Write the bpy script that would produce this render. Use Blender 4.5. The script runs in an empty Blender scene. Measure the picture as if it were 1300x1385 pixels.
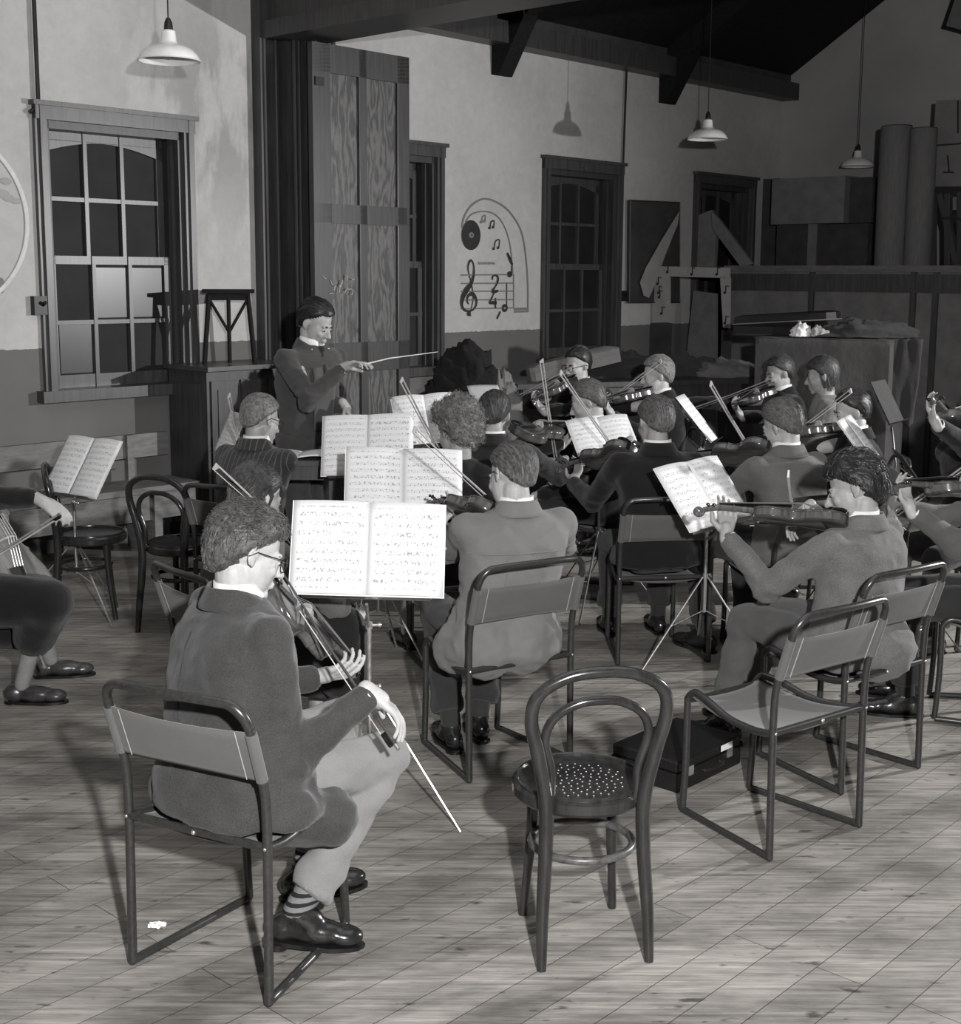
import bpy, bmesh, math, random
from mathutils import Vector, Matrix, noise
V = Vector
PI = math.pi
R_ = math.radians
rnd = random.Random(7)
sc = bpy.context.scene
COL = sc.collection

# ------------------------------------------------------------------ camera and survey of the room
F = 1800.0; CX = 650.0; CY = 648.0; EYE = 1.85
PITCH = math.atan(276 / 1800.0); ROLL = R_(.34)
fw = V((0, math.cos(PITCH), -math.sin(PITCH)))
r0 = V((1, 0, 0)); u0 = r0.cross(fw)
rt = r0 * math.cos(ROLL) + u0 * math.sin(ROLL)
up = -r0 * math.sin(ROLL) + u0 * math.cos(ROLL)
CAM = V((0, 0, EYE))
def ray(x, y): return (fw * F + rt * (x - CX) - up * (y - CY)).normalized()
def at(x, y, z=0.0):
    d = ray(x, y); return CAM + d * ((z - EYE) / d.z)
def aty(x, y, Y):
    d = ray(x, y); return CAM + d * (Y / d.y)
TH = math.atan(1680 / (F / math.cos(PITCH)))
WD = V((math.sin(TH), math.cos(TH), 0))      # along the long wall
WN = V((math.cos(TH), -math.sin(TH), 0))     # out of the wall into the room
WALLD = 8.0
Z3 = V((0, 0, 1))
def wl(x, y, D=WALLD):
    d = ray(x, y); return CAM + d * (-D / d.dot(WN))
def sz(x, y, D=WALLD):
    p = wl(x, y, D); return p.dot(WD), p.z
def rm(s, n, z): return WD * s + WN * (n - WALLD) + V((0, 0, z))      # room coordinates

cam = bpy.data.cameras.new('camera'); co = bpy.data.objects.new('camera', cam); COL.objects.link(co)
cam.sensor_fit = 'HORIZONTAL'; cam.sensor_width = 36; cam.lens = F / 1300 * 36
cam.shift_y = (CY - 692.5) / 1300.0; cam.clip_start = .05; cam.clip_end = 200
co.matrix_world = Matrix(((rt.x, up.x, -fw.x, CAM.x), (rt.y, up.y, -fw.y, CAM.y), (rt.z, up.z, -fw.z, CAM.z), (0, 0, 0, 1)))
sc.camera = co

# ------------------------------------------------------------------ materials
def ramp(nt, fac, stops):
    r = nt.nodes.new('ShaderNodeValToRGB')
    while len(r.color_ramp.elements) < len(stops): r.color_ramp.elements.new(.5)
    for e, (p, c) in zip(r.color_ramp.elements, stops):
        e.position = p; e.color = (c, c * .985, c * .965, 1)
    nt.links.new(fac, r.inputs[0]); return r
def base_mat(name, rough=.6, metal=0, spec=.5):
    m = bpy.data.materials.new(name); m.use_nodes = True
    nt = m.node_tree; b = nt.nodes['Principled BSDF']
    b.inputs['Roughness'].default_value = rough; b.inputs['Metallic'].default_value = metal
    b.inputs['Specular IOR Level'].default_value = spec
    return m, nt, b
def coords(nt, scale=(1, 1, 1), rot=(0, 0, 0), kind='Object', loc=(0, 0, 0)):
    t = nt.nodes.new('ShaderNodeTexCoord'); mp = nt.nodes.new('ShaderNodeMapping')
    mp.inputs['Scale'].default_value = scale; mp.inputs['Rotation'].default_value = rot; mp.inputs['Location'].default_value = loc
    nt.links.new(t.outputs[kind], mp.inputs[0]); return mp.outputs[0]
def tex_noise(nt, v, sc_=5, det=4, rough=.5):
    n = nt.nodes.new('ShaderNodeTexNoise'); n.inputs['Scale'].default_value = sc_; n.inputs['Detail'].default_value = det
    n.inputs['Roughness'].default_value = rough; nt.links.new(v, n.inputs['Vector']); return n.outputs[0]
def bump(nt, b, h, strength=.3, dist=.01):
    bp = nt.nodes.new('ShaderNodeBump'); bp.inputs['Strength'].default_value = strength; bp.inputs['Distance'].default_value = dist
    nt.links.new(h, bp.inputs['Height']); nt.links.new(bp.outputs[0], b.inputs['Normal'])
def mathn(nt, op, a, b=None, c=None):
    n = nt.nodes.new('ShaderNodeMath'); n.operation = op
    for i, q in enumerate((a, b, c)):
        if q is None: continue
        if isinstance(q, (int, float)): n.inputs[i].default_value = q
        else: nt.links.new(q, n.inputs[i])
    return n.outputs[0]
def mixc(nt, fac, a, b, mode='MIX'):
    n = nt.nodes.new('ShaderNodeMix'); n.data_type = 'RGBA'; n.blend_type = mode
    for i, q in ((0, fac), (6, a), (7, b)):
        if isinstance(q, (int, float)):
            n.inputs[i].default_value = q if i == 0 else (q, q, q, 1)
        else: nt.links.new(q, n.inputs[i])
    return n.outputs[2]
def mottled(name, lo, hi, scale=8, rough=.6, metal=0, bmp=.15, stretch=(1, 1, 1), det=5, spec=.4, dist=.004):
    m, nt, b = base_mat(name, rough, metal, spec)
    v = coords(nt, stretch); n = tex_noise(nt, v, scale, det, .6)
    r = ramp(nt, n, [(.3, lo), (.7, hi)]); nt.links.new(r.outputs[0], b.inputs['Base Color'])
    if bmp: bump(nt, b, n, bmp, dist)
    return m
def cloth(name, g, var=.25, weave=420, rough=.95, stripe=None, yaw=0, sgain=.5, fold=.35):
    m, nt, b = base_mat(name, rough, 0, .12)
    b.inputs['Sheen Weight'].default_value = .15
    v = coords(nt); n1 = tex_noise(nt, v, weave, 2, .7); n2 = tex_noise(nt, v, 9, 4, .6)
    s = mathn(nt, 'ADD', mathn(nt, 'MULTIPLY', n1, .65), mathn(nt, 'MULTIPLY', n2, .35))
    r = ramp(nt, s, [(.32, g * (1 - var)), (.68, g * (1 + var))]); c = r.outputs[0]
    if stripe:
        vv = coords(nt, (1, 1, 1), (0, 0, yaw)); w = nt.nodes.new('ShaderNodeSeparateXYZ'); nt.links.new(vv, w.inputs[0])
        fr = mathn(nt, 'FRACT', mathn(nt, 'MULTIPLY', w.outputs[0], 1 / stripe)); k = mathn(nt, 'LESS_THAN', fr, .14)
        c = mixc(nt, mathn(nt, 'MULTIPLY', k, sgain), c, g * 3 + .1)
    nt.links.new(c, b.inputs['Base Color'])
    n3 = tex_noise(nt, coords(nt, (1, 1, .8)), 8, 3, .45)
    h = mathn(nt, 'ADD', mathn(nt, 'MULTIPLY', n1, .12), n3)
    bump(nt, b, h, fold, .05)
    return m
def wood(name, lo, hi, rough=.35, sc_=3, stretch=(14, 14, 1), spec=.5, figured=0):
    m, nt, b = base_mat(name, rough, 0, spec)
    v = coords(nt, stretch); n = tex_noise(nt, v, sc_, 8, .65)
    if figured:
        w = nt.nodes.new('ShaderNodeTexWave'); w.inputs['Scale'].default_value = 5; w.inputs['Distortion'].default_value = 22
        w.inputs['Detail'].default_value = 4; w.inputs['Detail Scale'].default_value = 1.6
        nt.links.new(coords(nt, (1, 1, .25)), w.inputs[0])
        n = mathn(nt, 'ADD', mathn(nt, 'MULTIPLY', w.outputs[1], figured), mathn(nt, 'MULTIPLY', n, 1 - figured))
    r = ramp(nt, n, [(.25, lo), (.75, hi)]); nt.links.new(r.outputs[0], b.inputs['Base Color'])
    bump(nt, b, n, .12, .003)
    return m
M = {}
def mk():
    M['skin'] = mottled('skin', .26, .33, 30, .5, 0, .08, spec=.35, dist=.002)
    M['skin_pale'] = mottled('skin_pale', .33, .41, 30, .5, 0, .08, spec=.35, dist=.002)
    M['hair_dark'] = mottled('hair_dark', .012, .055, 60, .55, 0, .2, spec=.5)
    M['hair_front'] = mottled('wavy_brown_hair', .018, .11, 80, .55, 0, .3, spec=.5)
    M['hair_black'] = mottled('hair_black', .007, .026, 60, .45, 0, .2, spec=.5)
    M['hair_mid'] = mottled('hair_mid', .035, .12, 70, .6, 0, .2, spec=.5)
    M['hair_grey'] = mottled('hair_grey', .045, .19, 70, .6, 0, .2, spec=.5)
    M['hair_fair'] = mottled('hair_fair', .08, .24, 70, .6, 0, .2, spec=.5)
    M['chrome'] = mottled('chrome', .45, .75, 60, .28, .85, .05)
    M['steel_dark'] = mottled('painted_tube', .018, .035, 90, .3, 0, .03, spec=.6)
    M['bent'] = wood('bentwood_varnish', .008, .035, .22, 6, (6, 6, 1.2), .6)
    M['bent_worn'] = wood('worn_bentwood', .02, .13, .35, 7, (5, 5, 5), .5)
    M['canvas'] = cloth('chair_canvas', .10, .16, 500, fold=.1)
    M['canvas_dark'] = cloth('dark_canvas', .055, .16, 500, fold=.1)
    M['wood_dark'] = wood('dark_varnished_wood', .022, .06, .42)
    M['wood_mid'] = wood('stained_wood', .03, .085, .35)
    M['panel'] = wood('figured_panel_wood', .05, .13, .4, 5, (8, 8, 1.5), .4, .45)
    M['violin'] = wood('violin_varnish', .022, .085, .15, 4, (8, 2, 8), .7)
    M['violin_side'] = wood('violin_flamed_maple', .03, .14, .18, 9, (1, 9, 1), .7)
    M['ebony'] = mottled('ebony', .006, .014, 60, .25, 0, .02, spec=.6)
    M['bowhair'] = mottled('bow_hair', .62, .72, 80, .7, 0, 0)
    M['bowstick'] = wood('bow_stick', .25, .45, .25, 5)
    M['bowstick_dark'] = wood('dark_bow_stick', .03, .08, .25, 5)
    M['string'] = mottled('strings', .25, .35, 80, .3, .5, 0)
    M['shirt'] = cloth('white_shirt', .72, .05, 500, fold=.15)
    M['leather'] = mottled('polished_leather', .008, .022, 30, .22, 0, .25, spec=.7)
    M['leather_brown'] = mottled('worn_leather', .02, .06, 25, .3, 0, .3, spec=.6)
    M['enamel'] = mottled('white_enamel', .68, .78, 20, .2, 0, 0, spec=.6)
    M['enamel_in'] = mottled('enamel_inside', .7, .8, 20, .3, 0, 0)
    M['black'] = mottled('black_bakelite', .008, .016, 40, .4, 0, 0)
    M['roof'] = wood('blackened_roof_boards', .006, .016, .8, 3, (1, 14, 14), .2)
    M['glass'] = mottled('night_window_glass', .014, .028, 2, .55, 0, 0, spec=.12)
    M['glass_grey'] = mottled('grey_window_glass', .018, .03, 2, .3, 0, 0, spec=.4)
    M['lens'] = mottled('spectacle_rim', .01, .02, 40, .2, 0, 0)
    M['eye'] = mottled('eye', .22, .3, 20, .2, 0, 0)
    M['iris'] = mottled('iris', .01, .02, 20, .1, 0, 0)
    M['case'] = mottled('black_case_leatherette', .006, .012, 160, .45, 0, .5)
    M['lining'] = cloth('case_lining', .03, .2)
    M['white_paint'] = mottled('white_paint', .55, .7, 14, .7, 0, 0)
    M['black_paint'] = mottled('black_paint', .015, .03, 14, .7, 0, 0)
    M['grey_paint'] = mottled('faint_grey_paint', .16, .2, 20, .7, 0, 0)
    M['chalk'] = mottled('chalk', .35, .5, 60, .9, 0, 0)
    M['card'] = mottled('cardboard', .13, .19, 6, .9, 0, .1)
    M['card_dark'] = mottled('dark_cardboard', .035, .06, 6, .9, 0, .1)
    M['card_light'] = mottled('light_card', .3, .38, 6, .9, 0, .1)
    M['carpet'] = mottled('rolled_carpet_back', .12, .17, 12, .95, 0, .3, (6, 6, .6))
    M['paperwhite'] = mottled('white_paper', .75, .85, 12, .8, 0, 0)
    M['dark_cloth'] = cloth('dark_coat_cloth', .05, .25, fold=.8)
    M['grey_cloth'] = cloth('grey_coat_cloth', .17, .2, fold=.8)
    M['drape'] = cloth('dull_drape_cloth', .075, .2, 300, fold=.9)
    M['shaggy'] = mottled('shaggy_black', .003, .010, 40, 1, 0, .8)
    M['bench'] = wood('bench_boards', .08, .19, .5, 4, (2, 2, 10))
mk()
# sheet music: staves with little notes
def music_mat(name, white=.86, lines=.34):
    m, nt, b = base_mat(name, .75, 0, .2)
    t = nt.nodes.new('ShaderNodeTexCoord'); sp = nt.nodes.new('ShaderNodeSeparateXYZ'); nt.links.new(t.outputs['UV'], sp.inputs[0])
    u, v = sp.outputs[0], sp.outputs[1]
    N = 10
    f = mathn(nt, 'FRACT', mathn(nt, 'MULTIPLY', v, N))
    inband = mathn(nt, 'MULTIPLY', mathn(nt, 'GREATER_THAN', f, .24), mathn(nt, 'LESS_THAN', f, .72))
    g = mathn(nt, 'FRACT', mathn(nt, 'MULTIPLY', mathn(nt, 'SUBTRACT', f, .24), 4 / .44))
    line = mathn(nt, 'MULTIPLY', mathn(nt, 'LESS_THAN', g, .2), inband)
    mg = mathn(nt, 'MULTIPLY', mathn(nt, 'MULTIPLY', mathn(nt, 'GREATER_THAN', u, .07), mathn(nt, 'LESS_THAN', u, .93)),
               mathn(nt, 'MULTIPLY', mathn(nt, 'GREATER_THAN', v, .06), mathn(nt, 'LESS_THAN', v, .94)))
    cb = nt.nodes.new('ShaderNodeCombineXYZ'); nt.links.new(mathn(nt, 'MULTIPLY', u, 46), cb.inputs[0]); nt.links.new(mathn(nt, 'MULTIPLY', v, N * 4.0), cb.inputs[1])
    oi = nt.nodes.new('ShaderNodeObjectInfo'); nt.links.new(mathn(nt, 'MULTIPLY', oi.outputs['Random'], 50), cb.inputs[2])
    nz = tex_noise(nt, cb.outputs[0], 1.0, 1, .4)
    note = mathn(nt, 'MULTIPLY', mathn(nt, 'GREATER_THAN', nz, .6), inband)
    k = mathn(nt, 'MULTIPLY', mathn(nt, 'MINIMUM', mathn(nt, 'ADD', mathn(nt, 'MULTIPLY', line, .35), mathn(nt, 'MULTIPLY', note, .6)), 1), mg)
    c = mixc(nt, k, white, lines)
    nt.links.new(c, b.inputs['Base Color']); return m
M['music'] = music_mat('printed_music_pages', .68, .13)
M['music_grey'] = music_mat('grey_music_pages', .40, .2)  # greyer paper for the small curling sheet

def wall_mat():
    m, nt, b = base_mat('two_tone_distempered_plaster', .85, 0, .2)
    g = nt.nodes.new('ShaderNodeNewGeometry'); sp = nt.nodes.new('ShaderNodeSeparateXYZ'); nt.links.new(g.outputs['Position'], sp.inputs[0])
    v = coords(nt)
    n1 = tex_noise(nt, v, 1.1, 5, .6); n2 = tex_noise(nt, v, 14, 5, .65); n3 = tex_noise(nt, coords(nt, (1, 1, .35)), 3.5, 6, .6)
    upc = ramp(nt, mathn(nt, 'ADD', mathn(nt, 'MULTIPLY', n1, .6), mathn(nt, 'MULTIPLY', n2, .4)), [(.35, .40), (.65, .52)]).outputs[0]
    # damp patch beside the partition
    d = nt.nodes.new('ShaderNodeVectorMath'); d.operation = 'DISTANCE'; nt.links.new(g.outputs['Position'], d.inputs[0])
    d.inputs[1].default_value = wl(305, 150)
    near = ramp(nt, mathn(nt, 'MULTIPLY', d.outputs['Value'], .8), [(.25, 1), (.95, 0)]).outputs[0]
    blot = ramp(nt, n3, [(.47, 0), (.56, 1)]).outputs[0]
    upc = mixc(nt, mathn(nt, 'MULTIPLY', near, mathn(nt, 'MULTIPLY', blot, .6)), upc, .22)
    lo = ramp(nt, n1, [(.3, .12), (.7, .155)]).outputs[0]
    k = mathn(nt, 'LESS_THAN', mathn(nt, 'ADD', sp.outputs[2], mathn(nt, 'MULTIPLY', n2, .03)), 1.375)
    nt.links.new(mixc(nt, k, upc, lo), b.inputs['Base Color'])
    bump(nt, b, n2, .12, .004); return m
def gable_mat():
    m, nt, b = base_mat('grey_plaster', .9, 0, .2)  # mottled plaster, a darker grey than the long wall
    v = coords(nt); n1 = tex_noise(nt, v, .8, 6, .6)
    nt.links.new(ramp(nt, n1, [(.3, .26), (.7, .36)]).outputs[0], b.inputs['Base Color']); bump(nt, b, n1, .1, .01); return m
def floor_mat():
    m, nt, b = base_mat('worn_pine_floorboards', .55, 0, .25)
    ang = math.atan2(WD.y, WD.x)
    v = coords(nt, (1, 1, 1), (0, 0, -ang))
    # mapping rotates the coordinates so x runs along the boards
    br = nt.nodes.new('ShaderNodeTexBrick'); nt.links.new(v, br.inputs['Vector'])
    br.offset = .37; br.offset_frequency = 2
    br.inputs['Scale'].default_value = 1; br.inputs['Brick Width'].default_value = 3.1; br.inputs['Row Height'].default_value = .134
    br.inputs['Mortar Size'].default_value = .0016; br.inputs['Mortar Smooth'].default_value = .3; br.inputs['Bias'].default_value = 0
    br.inputs['Color1'].default_value = (.27, .268, .264, 1); br.inputs['Color2'].default_value = (.35, .346, .34, 1); br.inputs['Mortar'].default_value = (.085, .083, .08, 1)
    n1 = tex_noise(nt, coords(nt, (1.2, 26, 1), (0, 0, -ang)), 2.2, 8, .7)
    n2 = tex_noise(nt, coords(nt, (.9, 1.6, 1), (0, 0, -ang)), 2.2, 6, .62)
    n3 = tex_noise(nt, coords(nt, (5, 13, 1), (0, 0, -ang)), 1.9, 3, .5)
    n4 = tex_noise(nt, coords(nt, (14, 30, 1), (0, 0, -ang)), 1.5, 2, .5)
    def rampmap(n, a, b_): return ramp(nt, n, a and b_).outputs[0]
    c = mixc(nt, .9, br.outputs[0], ramp(nt, n1, [(.32, .42), (.66, 1.3)]).outputs[0], 'MULTIPLY')
    c = mixc(nt, .9, c, ramp(nt, n2, [(.36, .42), (.6, 1.0)]).outputs[0], 'MULTIPLY')
    c = mixc(nt, .85, c, ramp(nt, n3, [(.27, .22), (.36, 1.0)]).outputs[0], 'MULTIPLY')
    c = mixc(nt, .8, c, ramp(nt, n4, [(.22, .2), (.29, 1.0)]).outputs[0], 'MULTIPLY')
    nt.links.new(c, b.inputs['Base Color'])
    bump(nt, b, mathn(nt, 'ADD', n1, mathn(nt, 'MULTIPLY', br.outputs['Fac'], -1)), .25, .004)
    return m
M['wall'] = wall_mat(); M['gable'] = gable_mat(); M['floor'] = floor_mat()

# ------------------------------------------------------------------ mesh builder
def frame_from(d, hint=None):
    d = d.normalized(); h = hint or (Z3 if abs(d.z) < .95 else V((1, 0, 0)))
    a = h.cross(d)
    if a.length < 1e-5: a = V((1, 0, 0)).cross(d)
    a.normalize(); return a, d.cross(a)
class MB:
    def __init__(s): s.v = []; s.f = []; s.uv = {}
    def add(s, vs, fs):
        o = len(s.v); s.v += [V(p) for p in vs]; s.f += [tuple(i + o for i in f) for f in fs]; return o
    def box(s, c, size, ax=None):
        x, y, z = [q / 2 for q in size]; c = V(c)
        A = ax or (V((1, 0, 0)), V((0, 1, 0)), Z3)
        vs = [c + A[0] * (i * x) + A[1] * (j * y) + A[2] * (k * z) for i in (-1, 1) for j in (-1, 1) for k in (-1, 1)]
        s.add(vs, [(0, 1, 3, 2), (4, 6, 7, 5), (0, 4, 5, 1), (2, 3, 7, 6), (0, 2, 6, 4), (1, 5, 7, 3)])
    def rbox(s, s0, s1, n0, n1, z0, z1):       # box in room coordinates
        s.box(rm((s0 + s1) / 2, (n0 + n1) / 2, (z0 + z1) / 2), (abs(s1 - s0), abs(n1 - n0), abs(z1 - z0)), (WD, WN, Z3))
    def tube(s, pts, rad, seg=10, closed=False, flat=None, hint=None):
        pts = [V(p) for p in pts]; n = len(pts)
        if isinstance(rad, (int, float)): rad = [rad] * n
        ds = []
        for i in range(n):
            if closed: d = pts[(i + 1) % n] - pts[i - 1]
            else: d = pts[min(i + 1, n - 1)] - pts[max(i - 1, 0)]
            ds.append(d.normalized() if d.length > 1e-9 else V((0, 0, 1)))
        a, b = frame_from(ds[0], hint); vs = []
        for i in range(n):
            d = ds[i]; a = a - d * a.dot(d)
            if a.length < 1e-6: a, _ = frame_from(d)
            a.normalize(); b = d.cross(a)
            ka, kb = (1, 1) if flat is None else flat
            for k in range(seg):
                t = 2 * PI * k / seg; vs.append(pts[i] + a * (math.cos(t) * rad[i] * ka) + b * (math.sin(t) * rad[i] * kb))
        fs = []
        m = n if closed else n - 1
        for i in range(m):
            for k in range(seg):
                q = (i * seg + k, i * seg + (k + 1) % seg, ((i + 1) % n) * seg + (k + 1) % seg, ((i + 1) % n) * seg + k); fs.append(q)
        if not closed:
            fs.append(tuple(reversed(range(seg)))); fs.append(tuple((n - 1) * seg + k for k in range(seg)))
        s.add(vs, fs)
    def cap(s, a, b, ra, rb, seg=14):          # rounded tapered capsule
        a, b = V(a), V(b); d = (b - a); L = d.length
        if L < 1e-6: return s.ell(a, (ra, ra, ra))
        d /= L; pts = []; rr = []
        for k in range(5):
            t = PI / 2 * (1 - k / 4); pts.append(a - d * (ra * math.sin(t))); rr.append(max(ra * math.cos(t), ra * .02))
        for k in range(1, 5):
            t = k / 4
            if k < 4: pts.append(a.lerp(b, t)); rr.append(ra + (rb - ra) * t)
        for k in range(5):
            t = PI / 2 * k / 4; pts.append(b + d * (rb * math.sin(t))); rr.append(max(rb * math.cos(t), rb * .02))
        s.tube(pts, rr, seg)
    def ell(s, c, r, ax=None, nu=16, nv=10):
        A = ax or (V((1, 0, 0)), V((0, 1, 0)), Z3); c = V(c); vs = [c + A[2] * r[2]]
        for j in range(1, nv):
            t = PI * j / nv
            for i in range(nu):
                p = 2 * PI * i / nu
                vs.append(c + A[0] * (r[0] * math.sin(t) * math.cos(p)) + A[1] * (r[1] * math.sin(t) * math.sin(p)) + A[2] * (r[2] * math.cos(t)))
        vs.append(c - A[2] * r[2]); fs = []
        for i in range(nu): fs.append((0, 1 + i, 1 + (i + 1) % nu))
        for j in range(nv - 2):
            for i in range(nu):
                a = 1 + j * nu + i; b = 1 + j * nu + (i + 1) % nu; fs.append((a, a + nu, b + nu, b))
        l = len(vs) - 1
        for i in range(nu): fs.append((l, 1 + (nv - 2) * nu + (i + 1) % nu, 1 + (nv - 2) * nu + i))
        s.add(vs, fs)
    def loft(s, rings, close=True):            # list of equal-length point rings
        n = len(rings[0]); vs = [p for r in rings for p in r]; fs = []
        for i in range(len(rings) - 1):
            for k in range(n): fs.append((i * n + k, i * n + (k + 1) % n, (i + 1) * n + (k + 1) % n, (i + 1) * n + k))
        if close: fs.append(tuple(reversed(range(n)))); fs.append(tuple((len(rings) - 1) * n + k for k in range(n)))
        s.add(vs, fs)
    def lathe(s, c, prof, seg=32, ax=None):
        A = ax or (V((1, 0, 0)), V((0, 1, 0)), Z3); c = V(c)
        s.loft([[c + A[0] * (r * math.cos(2 * PI * k / seg)) + A[1] * (r * math.sin(2 * PI * k / seg)) + A[2] * z for k in range(seg)] for r, z in prof], False)
    def grid(s, P, nu, nv, thick=0, nrm=None):  # P(u,v) -> point
        vs = [P(i / nu, j / nv) for j in range(nv + 1) for i in range(nu + 1)]
        fs = [(j * (nu + 1) + i, j * (nu + 1) + i + 1, (j + 1) * (nu + 1) + i + 1, (j + 1) * (nu + 1) + i) for j in range(nv) for i in range(nu)]
        o = s.add(vs, fs)
        for j in range(nv + 1):
            for i in range(nu + 1): s.uv[o + j * (nu + 1) + i] = (i / nu, j / nv)
    def prism(s, poly, h):                      # poly: list of V, h: vector
        n = len(poly); vs = [V(p) for p in poly] + [V(p) + h for p in poly]
        s.add(vs, [tuple(reversed(range(n))), tuple(range(n, 2 * n))] + [(i, (i + 1) % n, n + (i + 1) % n, n + i) for i in range(n)])
    def mesh(s, name, m, org=V((0, 0, 0)), smooth=True, solid=0):
        me = bpy.data.meshes.new(name); me.from_pydata([tuple(p - org) for p in s.v], [], s.f)
        if s.uv:
            l = me.uv_layers.new(name='UVMap')
            for lp in me.loops: l.data[lp.index].uv = s.uv.get(lp.vertex_index, (0, 0))
        me.materials.append(m)
        bm = bmesh.new(); bm.from_mesh(me)
        bmesh.ops.recalc_face_normals(bm, faces=bm.faces); bm.to_mesh(me); bm.free()
        if smooth:
            for p in me.polygons: p.use_smooth = True
            try: me.set_sharp_from_angle(angle=R_(38))
            except Exception: pass
        return me
    def build(s, name, m, parent=None, smooth=True, world=True, solid=0):
        org = V((0, 0, 0))
        if parent is not None and world: org = root_loc(parent)
        o = bpy.data.objects.new(name, s.mesh(name, m, org, smooth)); COL.objects.link(o)
        if parent is not None: o.parent = parent
        if solid:
            md = o.modifiers.new('thickness', 'SOLIDIFY'); md.thickness = solid; md.offset = 0
        return o
def root_loc(o):
    l = V((0, 0, 0))
    while o is not None: l = l + o.location; o = o.parent
    return l
def remesh(mb, vox, smooth_it=4, fac=.6):
    me = bpy.data.meshes.new('tmp'); me.from_pydata([tuple(p) for p in mb.v], [], mb.f)
    bm = bmesh.new(); bm.from_mesh(me); bmesh.ops.recalc_face_normals(bm, faces=bm.faces); bm.to_mesh(me); bm.free()
    o = bpy.data.objects.new('tmp', me); COL.objects.link(o)
    r = o.modifiers.new('r', 'REMESH'); r.mode = 'VOXEL'; r.voxel_size = vox
    if smooth_it:
        q = o.modifiers.new('s', 'SMOOTH'); q.iterations = smooth_it; q.factor = fac
    dg = bpy.context.evaluated_depsgraph_get(); dg.update()
    e = o.evaluated_get(dg); out = bpy.data.meshes.new_from_object(e)
    bpy.data.objects.remove(o); bpy.data.meshes.remove(me)
    return out
def link_mesh(name, me, m, parent, wr=None):
    org = root_loc(parent)
    me.materials.clear(); me.materials.append(m)
    nrm = [v.normal.copy() for v in me.vertices] if wr else None
    for i, v in enumerate(me.vertices):
        p = v.co.copy()
        if wr: p = p + nrm[i] * wr(p)
        v.co = p - org
    for p in me.polygons: p.use_smooth = True
    o = bpy.data.objects.new(name, me); COL.objects.link(o); o.parent = parent; return o
def empty(name, loc, label, cat, group=None):
    o = bpy.data.objects.new(name, None); COL.objects.link(o); o.location = loc; o.empty_display_size = .1
    return tag(o, label, cat, group)
def tag(o, label, cat, group=None, kind=None):
    if label: o['label'] = label
    if cat: o['category'] = cat
    if group: o['group'] = group
    if kind: o['kind'] = kind
    return o
def struct(name, mb, m, smooth=False, label=None, cat=None):
    o = mb.build(name, m, None, smooth); o['kind'] = 'structure'
    if label: o['label'] = label
    if cat: o['category'] = cat
    return o
def single(name, mb, m, label, cat, group=None, smooth=True, org=None, soft=False):
    org = org or V((0, 0, 0))
    if org.length == 0 and mb.v:
        c = sum(mb.v, V((0, 0, 0))) / len(mb.v); org = V((c.x, c.y, min(p.z for p in mb.v)))
    me_ = mb.mesh(name, m, org, smooth and not soft)
    if soft:
        for p_ in me_.polygons: p_.use_smooth = True
    o = bpy.data.objects.new(name, me_); COL.objects.link(o); o.location = org
    return tag(o, label, cat, group)
def copy_thing(src, loc=None, rot=None, label=None):
    r = src.copy(); COL.objects.link(r)
    if loc is not None: r.location = loc
    if rot is not None: r.rotation_euler = rot
    if label: r['label'] = label
    for ch in src.children:
        c = ch.copy(); COL.objects.link(c); c.parent = r
        for g in ch.children:
            d = g.copy(); COL.objects.link(d); d.parent = c
    return r
def arc(c, r, a0, a1, n, A, B):
    return [c + A * (r * math.cos(a0 + (a1 - a0) * i / n)) + B * (r * math.sin(a0 + (a1 - a0) * i / n)) for i in range(n + 1)]
def smoothpath(pts, n=6, closed=False):
    pts = [V(p) for p in pts]; out = []; N = len(pts)
    for i in range(N if closed else N - 1):
        g = lambda k: pts[k % N] if closed else pts[max(0, min(N - 1, k))]
        p0, p1, p2, p3 = g(i - 1), g(i), g(i + 1), g(i + 2)
        for k in range(n):
            t = k / n
            out.append(.5 * ((2 * p1) + (p2 - p0) * t + (2 * p0 - 5 * p1 + 4 * p2 - p3) * t * t + (3 * p1 - p0 - 3 * p2 + p3) * t ** 3))
    if not closed: out.append(pts[-1])
    return out
# ------------------------------------------------------------------ the room
def gpt(x, y, S):
    d = ray(x, y); return CAM + d * (S / d.dot(WD))
SG = 13.66
b = MB(); b.rbox(-4, 16, 0 - .3, 12, -.1, 0); struct('floor', b, M['floor'])
WINS = [(4.45, 5.66), (6.97, 8.17), (9.47, 10.66), (11.92, 13.10)]
WZ0, WZ1, CAS = 1.03, 2.90, .085
holes = [(a + CAS, c - CAS) for a, c in WINS]
b = MB(); s0 = -4
for a, c in holes:
    b.rbox(s0, a, -.3, 0, 0, 6); b.rbox(a, c, -.3, 0, 0, WZ0 + .05); b.rbox(a, c, -.3, 0, WZ1 - CAS, 6); s0 = c
b.rbox(s0, SG, -.3, 0, 0, 6); struct('wall_left', b, M['wall'])
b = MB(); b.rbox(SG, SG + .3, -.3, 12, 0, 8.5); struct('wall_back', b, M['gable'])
b = MB(); b.rbox(-4, 14, 11.7, 12, 0, 6); struct('wall_right', b, M['wall'])
b = MB(); b.rbox(-4.3, -4, -.3, 12, 0, 6); struct('wall_front', b, M['wall'])
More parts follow.
